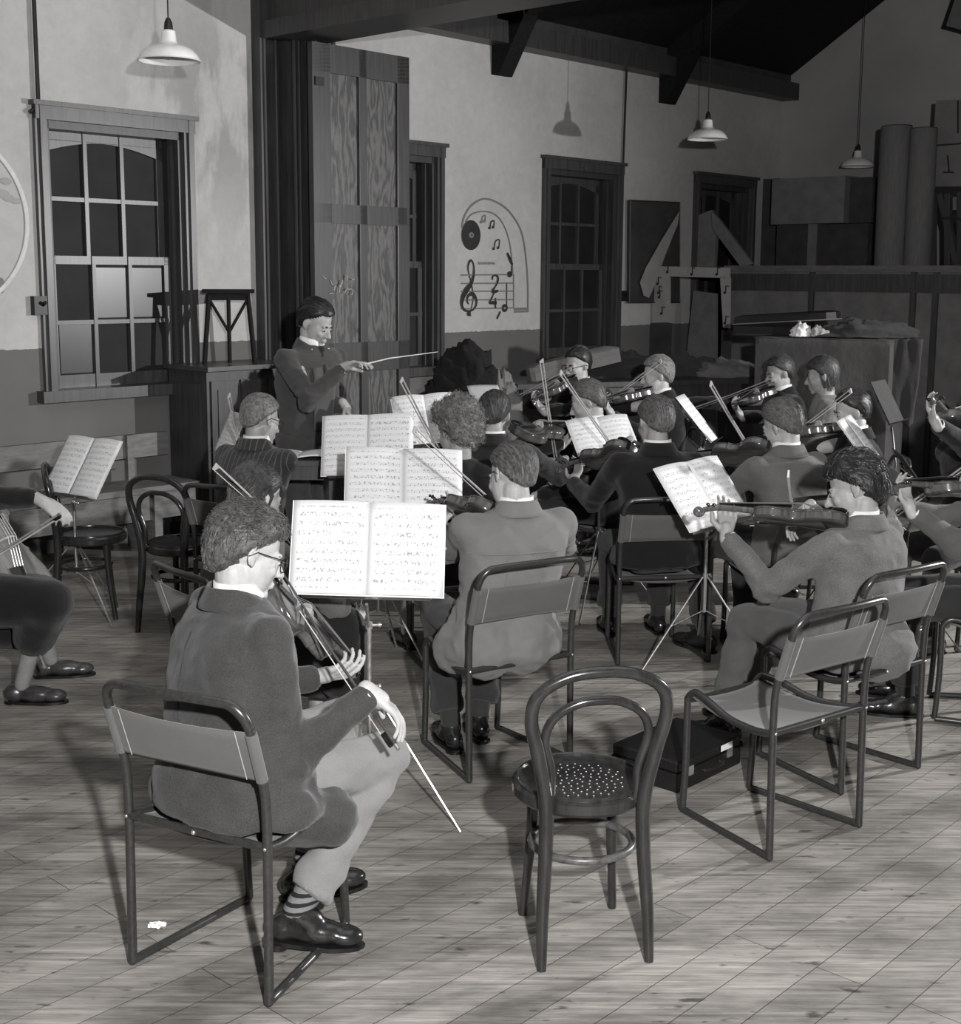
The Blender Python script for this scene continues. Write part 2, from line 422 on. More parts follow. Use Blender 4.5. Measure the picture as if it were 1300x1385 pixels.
# roof: near hall and far hall beyond the partition header
b = MB()
for sgn, n0, n1 in ((1, 0, 6), (-1, 12, 6)):
    z0, z1 = 4.02, 4.02 + 6 * .62
    P = [rm(6.3, n0, z0), rm(SG, n0, z0), rm(SG, n1, z1), rm(6.3, n1, z1)]
    b.prism(P, V((0, 0, .15)))
struct('ceiling', b, M['roof'])
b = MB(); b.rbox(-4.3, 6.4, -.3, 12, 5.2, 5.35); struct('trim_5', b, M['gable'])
# wall plate along the long wall
b = MB(); b.rbox(6.9, SG, 0, .20, 3.80, 3.98); struct('trim_1', b, M['wood_dark'])
b = MB(); b.rbox(6.9, SG, 0, .09, 3.98, 4.12); struct('trim_2', b, M['card_dark'])
def truss(s, label):
    t = empty('roof_truss', rm(s, 0, 3.3), label, 'roof truss', 'dark roof trusses')
    t['kind'] = 'structure'
    b = MB(); pr = [rm(s - .09, 0, 3.56), rm(s - .09, .08, 3.55), rm(s - .09, .36, 4.0), rm(s - .09, .36, 4.25), rm(s - .09, 0, 4.05)]
    b.prism(pr, WD * .18); b.build('bracket', M['roof'], t, False)
    b = MB(); pr = [rm(s - .07, .1, 3.86), rm(s - .07, 6, 7.5), rm(s - .07, 6, 7.72), rm(s - .07, .1, 4.08)]
    b.prism(pr, WD * .14); b.build('rafter', M['roof'], t, False)
    b = MB(); b.box(rm(s, 3.4, 5.3), (.12, 6, .2), (WD, WN, Z3)); b.build('collar_beam', M['roof'], t, False)
truss(8.87, 'dark roof truss with bracket left of the pendant shadow on the wall')
truss(11.35, 'dark roof truss with bracket above the blackboard near the back')
# partition frame: posts against the wall and the deep header across the hall
def partition():
    t = empty('folding_partition_frame', rm(6.45, .2, 0), 'dark varnished partition posts and header beam dividing the hall', 'partition')
    t['kind'] = 'structure'
    b = MB()
    b.rbox(6.20, 6.36, 0, .10, 0, 3.95)
    for s_, n_, w in ((6.38, .05, .16), (6.50, .06, .24), (6.63, .05, .3)):
        b.rbox(s_, s_ + .09, 0, w, 0, 3.6)
    b.build('post', M['wood_dark'], t, False)
    b = MB()
    for s_, n_ in ((6.235, .115), (6.335, .115), (6.42, .225), (6.46, .225), (6.545, .315), (6.675, .365)):
        b.tube([rm(s_, n_ - .012, 0), rm(s_, n_ - .012, 3.55)], .016, 8)
    b.build('moulding', M['wood_dark'], t)
    b = MB(); b.rbox(6.28, 6.60, 0, 9, 3.62, 5.2); b.rbox(6.22, 6.66, 0, 9, 3.52, 3.64); b.rbox(6.24, 6.3, 0, 9, 3.88, 3.95)
    b.build('header_beam', M['wood_dark'], t, False)
partition()
# windows: casing, deep reveal, two sliding sashes, panes
def window(i, a, c, label, open_left=0):
    t = empty('window_%d' % i, rm((a + c) / 2, 0, WZ0), label, 'window'); t['kind'] = 'structure'
    b = MB()
    for s0, s1 in ((a, a + CAS), (c - CAS, c)):
        b.rbox(s0, s1, 0, .035, WZ0, WZ1); q = (s0 + s1) / 2
        b.rbox(q - .015, q + .025, .03, .055, WZ0, WZ1)
    b.rbox(a - .0, c + .0, 0, .05, WZ1 - CAS, WZ1 + .015); b.rbox(a - .02, c + .02, .0, .07, WZ1 + .0, WZ1 + .03)
    b.build('casing', M['wood_mid'], t, False)
    b = MB(); b.rbox(a - .05, c + .05, -.1, .09, WZ0 - .02, WZ0 + .055); b.build('window_sill', M['wood_mid'], t, False)
    ia, ic = a + CAS, c - CAS
    b = MB()
    for s0, s1 in ((ia, ia + .03), (ic - .03, ic)): b.rbox(s0, s1, -.24, 0, WZ0, WZ1 - CAS)
    b.rbox(ic - .055, ic - .03, -.10, -.06, WZ0, WZ1 - CAS); b.rbox(ia + .03, ia + .05, -.10, -.06, WZ0, WZ1 - CAS)
    b.rbox(ia, ic, -.24, 0, WZ1 - CAS - .05, WZ1 - CAS); b.build('frame', M['wood_dark'], t, False)
    mid = 1.93
    for nm, z0, z1, n0 in (('upper_sash', mid - .03, WZ1 - CAS - .05, -.19), ('lower_sash', WZ0 + .05, mid + .03, -.13)):
        l, r = ia + .04, ic - .06; b = MB(); n1 = n0 + .04
        b.rbox(l, l + .05, n0, n1, z0, z1); b.rbox(r - .05, r, n0, n1, z0, z1)
        b.rbox(l, r, n0, n1, z0, z0 + (.05 if nm[0] == 'u' else .09)); b.rbox(l, r, n0, n1, z1 - .055, z1)
        w = (r - l - .1)
        for k in (1, 2): q = l + .05 + w * k / 3; b.rbox(q - .014, q + .014, n0, n1 + .008, z0, z1)
        q = (z0 + z1) / 2; b.rbox(l, r, n0, n1 + .004, q - .014, q + .014)
        if nm[0] == 'u':                              # arched head rail
            poly = [rm(l, n1, z1 - .05)] + [rm(l + (r - l) * k / 12, n1, z1 - .14 + .085 * math.sin(PI * k / 12)) for k in range(13)] + [rm(r, n1, z1 - .05)]
            b.prism(poly, WN * -.03)
        o = b.build(nm, M['wood_mid'], t, False)
        g = MB(); g.rbox(l + .03, r - .03, n0 + .012, n0 + .02, z0 + .03, z1 - .03); p = g.build('glass', M['glass'], t, False)
        if nm[0] == 'l':
            g = MB()
            cells = [(1, 1), (2, 1), (0, 0)] if i == 1 else [(2, 0)]  # a few lower panes get a thin greyer sheet
            for cx_, cz_ in cells:
                c0 = l + .05 + w * cx_ / 3 + .015; zz = z0 + .09 + (z1 - z0 - .145) * cz_ / 2
                g.rbox(c0, c0 + w / 3 - .03, n0 + .021, n0 + .026, zz + .01, zz + (z1 - z0 - .145) / 2 - .02)
            g.build('grey_pane', M['glass_grey'], t, False)
    return t
window(1, *WINS[0], 'twelve-pane sash window left of the dark cabinet')
window(2, *WINS[1], 'sash window mostly hidden behind the tall panelled screen')
window(3, *WINS[2], 'sash window right of the painted treble clef')
window(4, *WINS[3], 'furthest sash window behind the leaning boards')
# tall panelled screen folded back on the wall
def screen():
    D = 7.55; a, c = sz(425, 300, D)[0], sz(554, 300, D)[0]; n0 = WALLD - D
    t = empty('folding_screen', rm((a + c) / 2, n0, 0), 'tall dark four-panel wooden screen behind the conductor', 'screen')
    z1 = sz(490, 67, D)[1]
    b = MB(); b.rbox(a, a + .17, n0 - .05, n0, 0.02, z1); b.rbox(c - .12, c, n0 - .05, n0, .02, z1)
    b.rbox(a, c, n0 - .05, n0, z1 - .2, z1); b.rbox(a, c, n0 - .05, n0, 2.22, 2.36); b.rbox(a, c, n0 - .05, n0, 1.12, 1.34); b.rbox(a, c, n0 - .05, n0, .02, .3)
    m_ = a + .17 + (c - a - .29) * .47; b.rbox(m_ - .035, m_ + .035, n0 - .05, n0, .02, z1)
    b.build('frame', M['wood_dark'], t, False)
    for z0_, z1_ in ((.3, 1.12), (1.34, 2.22), (2.36, z1 - .2)):
        for s0, s1 in ((a + .17, m_ - .035), (m_ + .035, c - .12)):
            b = MB(); b.rbox(s0, s1, n0 - .04, n0 - .022, z0_, z1_); b.build('panel', M['panel'], t, False)
    b = MB()
    for z0_, z1_ in ((1.34, 2.22), (2.36, z1 - .2)):
        for s_ in (m_ - .035, c - .12): b.tube([rm(s_, n0 - .005, z0_), rm(s_, n0 - .005, z1_)], .006, 6)
    b.build('beading', M['wood_mid'], t)
    b = MB(); b.rbox(a + .02, a + .1, n0, n0 + .012, z1 - .3, z1 - .24); b.build('hinge', M['black'], t, False)
    r = random.Random(3)
    for cx, cy in ((441, 377), (446, 396), (452, 393), (460, 385), (470, 380), (476, 378), (459, 396), (466, 397), (477, 396), (447, 381)):
        p = wl(cx, cy, D - .004); q = [p]
        for k in range(4): q.append(q[-1] + WD * r.uniform(-.022, .022) + Z3 * r.uniform(-.02, .03))
        b = MB(); b.tube(q, .0035, 5); b.build('chalk_mark', M['chalk'], t)
screen()
# electrical conduits and boxes
def conduit(pts, label, r=.014):
    b = MB(); b.tube([rm(*p) for p in pts], r, 8); single('conduit', b, M['black'], label, 'pipe')
s_ = sz(46, 80)[0]; conduit([(s_, .03, 5.2), (s_, .03, 2.9), (4.42, .03, 2.85)], 'thin dark conduit running up the wall above the nearest window')
s_ = sz(840, 90)[0] + .02; conduit([(s_ + .03, .03, 3.8), (s_, .03, 2.5), (s_ - .01, .03, 1.0)], 'thin dark conduit down the wall beside the third window', .011)
def switch(x, y, w, h, label):
    s, z = sz(x, y); t = empty('switch_box', rm(s, 0, z - h / 2), label, 'switch')
    b = MB(); b.rbox(s - w / 2, s + w / 2, 0, .05, z - h / 2, z + h / 2); b.build('housing', M['black'], t, False)
    b = MB(); b.tube([rm(s, .04, z), rm(s, .08, z + .02)], .012, 8); b.build('lever', M['black'], t)
switch(53, 413, .12, .12, 'small black switch box beside the nearest window')
switch(840, 400, .10, .10, 'small round dark switch box between window and blackboard')
# bench along the wall
def bench():
    p0, p1 = -2.5, 5.30; t = empty('wall_bench', rm(4, .3, 0), 'long worn wooden bench with plank back against left wall', 'bench')
    b = MB(); b.rbox(p0, p1, .10, .14, .60, .76); b.build('back_rail', M['bench'], t, False)
    b = MB(); b.rbox(p0, p1, .12, .50, .41, .45); b.build('seat', M['bench'], t, False)
    b = MB(); b.rbox(p0, p1, .42, .45, .22, .40); b.build('apron', M['bench'], t, False)
    for s in (0.2, 2.3, 4.95):
        b = MB(); b.rbox(s, s + .06, .14, .48, 0, .41); b.build('leg', M['bench'], t, False)
        b = MB(); b.box(rm(s + .03, .15, .56), (.05, .04, .4), (WD, WN, Z3)); b.build('brace', M['bench'], t, False)
bench()
# dark upright cabinet and the stool standing on it
def cabinet():
    a, c = 5.40, 6.17; n1 = gpt(285, 600, 5.40).dot(WN) + WALLD; zt = 1.22; print('cab n1', n1)
    t = empty('upright_cabinet', rm((a + c) / 2, .3, 0), 'tall dark wooden upright cabinet with stool on top behind conductor', 'cabinet')
    b = MB(); b.rbox(a, c, .02, n1 - .03, .06, zt - .03); b.build('body', M['wood_dark'], t, False)
    b = MB(); b.rbox(a - .03, c + .02, 0, n1 + .03, zt - .03, zt); b.build('top', M['wood_mid'], t, False)
    b = MB(); b.rbox(a - .01, c, 0, n1, 0, .08); b.build('plinth', M['wood_dark'], t, False)
    for s0, s1 in ((a + .03, a + .25), (a + .28, c - .28), (c - .25, c - .03)):
        b = MB(); b.rbox(s0, s1, n1 - .035, n1 - .015, .16, zt - .1)
        b.rbox(s0 + .05, s1 - .05, n1 - .02, n1 - .008, .21, zt - .16); b.build('panel', M['wood_dark'], t, False)
    b = MB(); b.rbox(a - .012, a + .0, .07, n1 - .1, .2, zt - .12); b.build('side_panel', M['wood_dark'], t, False)
cabinet()
def stool():
    Y = aty(310, 500, 9.0); q = rm(5.78, .30, 1.22); k = ray(310, 450); c = V((k.x, k.y, 0)) * (q.y / k.y); c.z = 0
    A = V((k.y, -k.x, 0)).normalized(); B = V((k.x, k.y, 0)).normalized(); hw = .155; z0, z1 = 1.222, 1.74
    P = lambda a, b_, z: c + A * a + B * b_ + V((0, 0, z))
    t = empty('wooden_stool', P(0, 0, z0), 'dark wooden stool with braced legs standing on the cabinet', 'stool')
    b = MB(); b.box(P(0, 0, z1 - .012), (.36, .26, .025), (A, B, Z3)); b.box(P(0, 0, z1 - .05), (.30, .2, .05), (A, B, Z3)); b.build('seat', M['roof'], t, False)
    for s in (-1, 1):
        for n in (-.09, .09):
            b = MB(); b.tube([P(s * (hw + .02), n * 1.1, z0), P(s * (hw - .02), n, z1 - .04)], .017, 6); b.build('leg', M['roof'], t)
    for a0, a1 in ((-.13, 0), (.13, 0)):
        b = MB(); b.tube([P(a0, -.09, z1 - .07), P(a1, -.09, z0 + .22)], .012, 6); b.build('brace', M['roof'], t)
    b = MB(); b.tube([P(0, -.09, z0 + .005), P(0, -.09, z1 - .05)], .015, 6); b.build('brace', M['roof'], t)
stool()
# pendant lamps
def lamp(px, py, zr, dia, label):
    p = at(px, py, zr); t = empty('pendant_lamp', V((p.x, p.y, zr)), label, 'lamp', None); c = V((p.x, p.y, zr)); r = dia / 2
    b = MB(); prof = [(r, 0), (r * 1.0, .006), (r * .93, .03), (r * .80, .055), (r * .58, .075), (r * .34, .085), (r * .26, .10), (r * .22, .155), (r * .12, .165)]
    b.lathe(c, prof, 40); b.lathe(c, [(x - .003, z - .002) for x, z in prof], 40); b.build('shade', M['enamel'], t)
    b = MB(); b.tube(arc(c, r, 0, 2 * PI, 40, V((1, 0, 0)), V((0, 1, 0)))[:-1], .005, 6, True); b.build('rim', M['enamel'], t)
    b = MB(); b.tube([c + V((0, 0, .12)), c + V((0, 0, .16)), c + V((0, 0, .20)), c + V((0, 0, .225))], [.024, .026, .022, .01], 12); b.build('lamp_holder', M['black'], t)
    b = MB(); b.ell(c + V((0, 0, .05)), (.03, .03, .04)); b.build('bulb', M['enamel_in'], t)
    b = MB(); b.tube([c + V((0, 0, .2)), c + V((0, 0, 2.15 if c.y < 9 else 3.3))], .004, 6); b.build('cord', M['black'], t)
lamp(229, 82, 3.0, .335, 'white enamel pendant lamp nearest, above the first window')
lamp(957, 188, 3.0, .335, 'white enamel pendant lamp hanging before the middle of far wall')
lamp(1160, 225, 3.0, .34, 'white enamel pendant lamp hanging beside the rolled carpets')
# blackboard and mural paintings on the wall
def quad_wall(b, pts, D, th=.012):
    b.prism([wl(x, y, D) for x, y in pts], WN * -th)
t = empty('blackboard', wl(886, 407, 7.96), 'plain blackboard hanging on wall between the far windows', 'blackboard')
b = MB(); quad_wall(b, [(852, 271), (919, 274), (919, 409), (851, 409)], 7.95, .03); b.build('board', M['card_dark'], t, False)
b = MB(); c4 = [wl(x, y, 7.945) for x, y in [(852, 271), (919, 274), (919, 409), (851, 409)]]
b.tube(c4, .012, 6, True); b.build('frame', M['wood_dark'], t, False)
def mp(cx, cy): return wl(600 + cx / 5, 250 + cy / 5, 7.992)
def stroke(b, pts, w, n=6, closed=False, ws=None):
    P = smoothpath([mp(*p) for p in pts], n, closed)
    if ws:
        m = len(P); rr = []
        for i in range(m):
            t_ = i / (m - 1) * (len(ws) - 1); k = min(int(t_), len(ws) - 2); rr.append(ws[k] + (ws[k + 1] - ws[k]) * (t_ - k))
    else: rr = w
    b.tube(P, rr, 8, closed, (1.0, .12), WN)
def flat_tube_note(b, x, y, r, hy=None):
    c = mp(x, y); k = r * .0085; b.ell(c, (k * 1.25, .003, k), (WD, WN, Z3), 14, 6)
def mural():
    t = empty('music_mural', wl(665, 430, 8), 'painted music mural with record, treble clef and staff lines', 'mural')
    t['kind'] = 'structure'
    c = mp(187, 340); b = MB(); rs, rz = (mp(250, 340) - mp(122, 340)).length / 2, (mp(187, 238) - mp(187, 441)).length / 2
    b.ell(c, (rs, .004, rz), (WD, WN, Z3), 40, 16); b.build('record_disc', M['black_paint'], t)
    b = MB(); b.ell(c + WN * .001, (rs * .32, .005, rz * .24), (WD, WN, Z3), 30, 12); b.build('record_label', M['grey_paint'], t)
    b = MB(); b.ell(c + WN * .003, (rs * .1, .005, rz * .07), (WD, WN, Z3), 16, 8)
    b.build('record_hole', M['black_paint'], t)
    b = MB()
    stroke(b, [(125, 290), (140, 220), (180, 150), (240, 105), (290, 95), (350, 112), (420, 155), (480, 225), (525, 310), (550, 420), (565, 560), (572, 700), (572, 860)], .008)
    stroke(b, [(150, 250), (190, 200), (260, 180), (330, 190), (385, 235), (425, 310), (450, 400), (465, 520), (470, 600)], .006)
    stroke(b, [(480, 840), (572, 838)], .012); stroke(b, [(480, 858), (572, 856)], .008)
    b.build('arch_outline', M['grey_paint'], t)
    b = MB()
    for y0, y1 in ((610, 606), (667, 664), (720, 718), (778, 776), (838, 832)): stroke(b, [(120, y0), (300, (y0 + y1) / 2), (476, y1)], .006, 2)
    stroke(b, [(476, 606), (476, 832)], .005, 2)
    b.build('staff_line', M['grey_paint'], t)
    b = MB()
    stroke(b, [(186, 890), (183, 860), (200, 780), (196, 700), (175, 610), (166, 560), (176, 520), (190, 512), (205, 545), (204, 610), (185, 670), (150, 720), (128, 770), (126, 820), (150, 850), (190, 850), (218, 820), (222, 780), (205, 745), (185, 738), (165, 755), (160, 785), (172, 808)],
           0, 6, ws=[.004, .004, .006, .006, .006, .008, .012, .008, .008, .014, .022, .03, .024, .014, .010, .008, .010, .014, .02, .016, .012, .01, .004])
    flat_tube_note(b, 172, 872, 2.4); b.build('treble_clef', M['black_paint'], t)
    b = MB()
    stroke(b, [(330, 640), (335, 618), (352, 610), (368, 625), (368, 650), (350, 690), (330, 718), (345, 722), (370, 716)], 0, 6, ws=[.012, .008, .008, .012, .012, .008, .012, .016, .01])
    stroke(b, [(345, 722), (330, 760), (312, 795), (335, 797), (360, 797)], 0, 6, ws=[.006, .008, .01, .016, .014]); stroke(b, [(352, 765), (352, 835)], .01, 3)
    b.build('time_signature', M['black_paint'], t)
    b = MB()
    stroke(b, [(428, 662), (428, 740), (428, 830)], .006, 3); stroke(b, [(402, 830), (408, 850), (425, 845), (428, 825), (412, 815)], .012, 4, True)
    flat_tube_note(b, 448, 605, 3.2); stroke(b, [(460, 600), (462, 520), (432, 460)], .007, 4); stroke(b, [(432, 460), (450, 510), (468, 540)], .012, 4)
    stroke(b, [(385, 858), (378, 872), (372, 885), (362, 905)], .010, 3)
    b.build('note', M['black_paint'], t)
    for x, y, k in ((330, 290, 1), (362, 430, 1.25), (272, 250, .9)):
        b = MB(); stroke(b, [(x - 14 * k, y), (x - 8 * k, y - 38 * k), (x + 14 * k, y - 46 * k), (x + 10 * k, y - 4 * k)], .006, 3)
        flat_tube_note(b, x - 18 * k, y + 2, 1.5); flat_tube_note(b, x + 6 * k, y - 4, 1.5); b.build('note', M['grey_paint'] if k < 1 else M['black_paint'], t)
    b = MB()
    for k in range(9): stroke(b, [(235 + k * 13, 538), (238 + k * 13, 522), (244 + k * 13, 538)], .004, 2)
    b.build('faded_lettering', M['grey_paint'], t)
mural()
def roundel():
    t = empty('ring_mural', wl(20, 400, 7.99), 'large white painted ring on wall at left edge', 'mural'); t['kind'] = 'structure'
    top, mid, bot = wl(0, 216, 7.99), wl(37, 300, 7.99), wl(0, 390, 7.99)
    z = mid.z; h = (top.z - bot.z) / 2; dx = (mid - V((top.x, top.y, mid.z))).length; r = (h * h + dx * dx) / (2 * dx)
    c = mid - WD * r; b = MB(); b.tube(arc(c, r, 0, 2 * PI, 90, WD, Z3)[:-1], .014, 6, True, (1, .25), WN); b.build('ring', M['white_paint'], t)
    b = MB()
    for x, y, w in ((3, 262, .05), (12, 268, .04), (22, 272, .035), (8, 245, .04)): b.ell(wl(x, y, 7.995), (w, .003, w * .55), (WD, WN, Z3), 12, 6)
    b.build('painted_cloud', M['card_light'], t)
    b = MB(); b.ell(wl(1, 386, 7.993), (.03, .003, .05), (WD, WN, Z3), 12, 6); b.build('painted_foot', M['grey_paint'], t)
roundel()
# ------------------------------------------------------------------ the store at the back and what stands on it
S0 = 11.9
def store():
    t = empty('storage_partition', rm(S0, 2, 0), 'shoulder-high boarded store partition with plank top at the back', 'partition'); t['kind'] = 'structure'
    nL = gpt(988, 362, S0).dot(WN) + WALLD; zt = 1.93
    b = MB(); b.rbox(S0, S0 + .05, nL, 6.5, 0, zt - .03); b.build('boarding', M['drape'] if 0 else M['card'], t, False)
    b = MB(); b.rbox(S0 - .06, SG, nL - .04, 6.5, zt - .03, zt + .03); b.build('plank_top', M['bench'], t, False)
    for x in (1095, 1232, 1262):
        n = gpt(x, 420, S0).dot(WN) + WALLD; b = MB(); b.rbox(S0 - .035, S0, n, n + .05, 0, zt - .03); b.build('post', M['wood_mid'], t, False)
    b = MB(); b.rbox(S0 - .02, S0 - .0, nL, 6.5, zt - .22, zt - .05); b.build('rail', M['wood_mid'], t, False)
    return nL, zt
nL, zt = store()
def upright_box(name, x0, x1, y0, y1, S, dep, m, label, cat, part='board', group=None):
    p0, p1 = gpt(x0, y1, S), gpt(x1, y1, S); zt_ = gpt((x0 + x1) / 2, y0, S).z; zb = max(gpt((x0 + x1) / 2, y1, S).z, .0)
    n0, n1 = p0.dot(WN) + WALLD, p1.dot(WN) + WALLD
    b = MB(); b.rbox(S, S + dep, n0, n1, zb, zt_)
    return single(name, b, m, label, cat, group, False)
ztop = zt + .03
def on_top(name, x0, x1, y0, S, dep, m, label, cat):
    p0, p1 = gpt(x0, 362, S), gpt(x1, 362, S); zt_ = gpt((x0 + x1) / 2, y0, S).z
    b = MB(); b.rbox(S, S + dep, p0.dot(WN) + WALLD, p1.dot(WN) + WALLD, ztop, zt_); return single(name, b, m, label, cat, None, False)
on_top('crate', 1049, 1092, 303, 12.9, .3, M['card_dark'], 'dark open crate on store top, left of the light board', 'crate')
on_top('board', 1091, 1103, 303, 12.88, .3, M['card'], 'narrow upright board between two boxes on the store', 'board')
on_top('storage_box', 1103, 1172, 303, 12.9, .3, M['card_dark'], 'brown mottled box on store top, right of narrow board', 'box')
z3_ = gpt(1100, 303, 12.9).z
b = MB(); p0, p1 = gpt(1049, 303, 12.9), gpt(1147, 303, 12.9)
b.rbox(12.8, 13.2, p0.dot(WN) + WALLD, p1.dot(WN) + WALLD, z3_ + .001, gpt(1100, 240, 12.85).z); single('carton', b, M['card'], 'wide pale carton laid across the two boxes', 'box', None, False)
b = MB(); p0, p1 = gpt(1148, 303, 12.9), gpt(1178, 303, 12.9)
b.rbox(12.9, 13.2, p0.dot(WN) + WALLD, p1.dot(WN) + WALLD, z3_ + .001, gpt(1160, 240, 12.9).z); single('carton', b, M['card_dark'], 'narrow dark carton beside the wide pale one', 'box', None, False)
on_top('wall_panel', 1024, 1048, 242, 13.3, .1, M['card_dark'], 'tall dark panel leaning by the corner left of boxes', 'board')
def carpet(x0, x1, y0, label):
    S = 12.35; a, c = gpt(x0, 362, S), gpt(x1, 362, S); r = (c - a).dot(WN) / 2; ctr = (a + c) / 2; ctr.z = ztop; h = gpt((x0 + x1) / 2, y0, S).z - ztop
    t = empty('rolled_carpet', ctr, label, 'carpet')
    b = MB(); b.lathe(ctr, [(r * .3, 0), (r, 0), (r, .3), (r * 1.02, .7), (r, h - .01), (r * .96, h), (r * .3, h - .01)], 28); b.build('roll', M['carpet'], t)
    b = MB(); P = []
    for k in range(50): q = k / 49; a_ = q * 4 * 2 * PI; P.append(ctr + V((math.cos(a_), math.sin(a_), 0)) * (r * (.25 + .72 * q)) + V((0, 0, h + .003)))
    b.tube(P, .006, 5); b.build('rolled_edge', M['card_dark'], t)
carpet(1184, 1223, 172, 'tall rolled carpet standing on the store, left one')
carpet(1223, 1257, 175, 'tall rolled carpet standing on the store, right one')
# poster boards and trestle at the far right
b = MB(); b.prism([gpt(x, y, 12.5) for x, y in ((1266, 136), (1310, 134), (1310, 253), (1258, 253))], WD * .04)
t = empty('painted_board', gpt(1280, 253, 12.5), 'pale board with line drawings standing above the dark trestle', 'board')
b.build('board', M['card'], t, False)
b = MB()
for P in ([(1262, 197), (1300, 194)], [(1296, 136), (1296, 180)], [(1282, 210), (1284, 232)], [(1276, 233), (1290, 233)]):
    b.tube([gpt(x, y, 12.49) for x, y in P], .008, 5)
b.build('drawn_line', M['black_paint'], t)
t = empty('trestle', gpt(1280, 362, 12.4), 'dark wooden trestle frame standing on store at right edge', 'trestle')
b = MB()
for P in (((1258, 258), (1310, 258)), ((1262, 258), (1262, 362)), ((1283, 262), (1283, 362)), ((1272, 262), (1296, 362)), ((1276, 295), (1310, 297)), ((1300, 258), (1300, 362))):
    b.tube([gpt(x, min(y, 361), 12.4) for x, y in P], .04, 4)
b.build('frame', M['wood_dark'], t, False)
b = MB(); b.prism([gpt(x, y, 12.45) for x, y in ((1276, 266), (1310, 266), (1310, 284), (1276, 284))], WD * .02); b.build('panel', M['card'], t, False)
# framed picture high on the gable
t = empty('framed_notice', gpt(1300, 50, SG - .03), 'dark framed notice high on the far wall at right edge', 'picture')
b = MB(); P = [gpt(x, y, SG - .03) for x, y in ((1292, -10), (1276, 37), (1310, 46), (1340, -5))]; b.tube(P, .03, 4, True); b.build('frame', M['black'], t, False)
b = MB(); b.prism(P, WD * .01); b.build('sheet', M['card'], t, False)
# music arch sign
def arch_sign():
    S = 11.2; g = lambda x, y: gpt(x, y, S)
    t = empty('painted_arch', V((g(930, 600).x, g(930, 600).y, 0)), 'white painted cardboard arch with music notes at back', 'sign')
    zb = 0
    def leg(x0, x1, x0b, x1b, y1): return [g(x0, 362), g(x1, 362), g(x1b, y1), g(x0b, y1)]
    b = MB()
    b.prism([g(882, 360), g(986, 362), g(986, 376), g(905, 374), g(905, 436), g(882, 436)], WD * .03)
    b.prism([g(974, 374), g(987, 376), g(986, 444), g(978, 443)], WD * .03); b.build('white_front', M['card_light'], t, False)
    b = MB(); b.prism([g(880, 437), g(907, 437), V((*g(907, 437).xy, 0)), V((*g(880, 437).xy, 0))], WD * .03); b.prism([g(976, 446), g(988, 446), V((*g(988, 446).xy, 0)), V((*g(976, 446).xy, 0))], WD * .03)
    b.build('dark_leg', M['card_dark'], t, False)
    for x, y in ((891, 384), (892, 396), (893, 402), (896, 424), (904, 368), (937, 371), (971, 371), (982, 396), (982, 437)):
        q = g(x, y) - WD * .006; b = MB(); b.tube([q, q + Z3 * .07, q + Z3 * .06 + WN * .03], .006, 5); b.ell(q - WN * .01, (.016, .004, .013), (WN, WD, Z3), 8, 6)
        b.build('painted_note', M['black_paint'], t)
arch_sign()
def leaning(pts, S, th, m, name, label, cat='board', dz=0):
    P = [gpt(x, y, S) for x, y in pts]
    b = MB(); b.prism(P, WD * th); return single(name, b, m, label, cat, None, False)
b = MB(); quad_wall(b, [(919, 286), (917, 303), (900, 345), (884, 390), (878, 403), (871, 400), (866, 382), (874, 362), (895, 325)], 7.92, .004)
single('paper_pennant', b, M['card_light'], 'long pale paper pennant draped across the blackboard', 'paper', None, False)
leaning([(938, 393), (969, 397), (969, 700), (905, 700)], 11.6, .03, M['card'], 'leaning_board', 'mottled tapering board leaning inside the white arch')
leaning([(942, 292), (962, 284), (970, 300), (966, 361), (940, 361)], 11.95, .05, M['card'], 'curved_panel', 'pale round-topped panel before the furthest window')
leaning([(962, 286), (972, 296), (1018, 357), (1002, 361), (964, 310)], 11.85, .04, M['card'], 'sloping_plank', 'plank sloping down to the right on the store', 'plank')
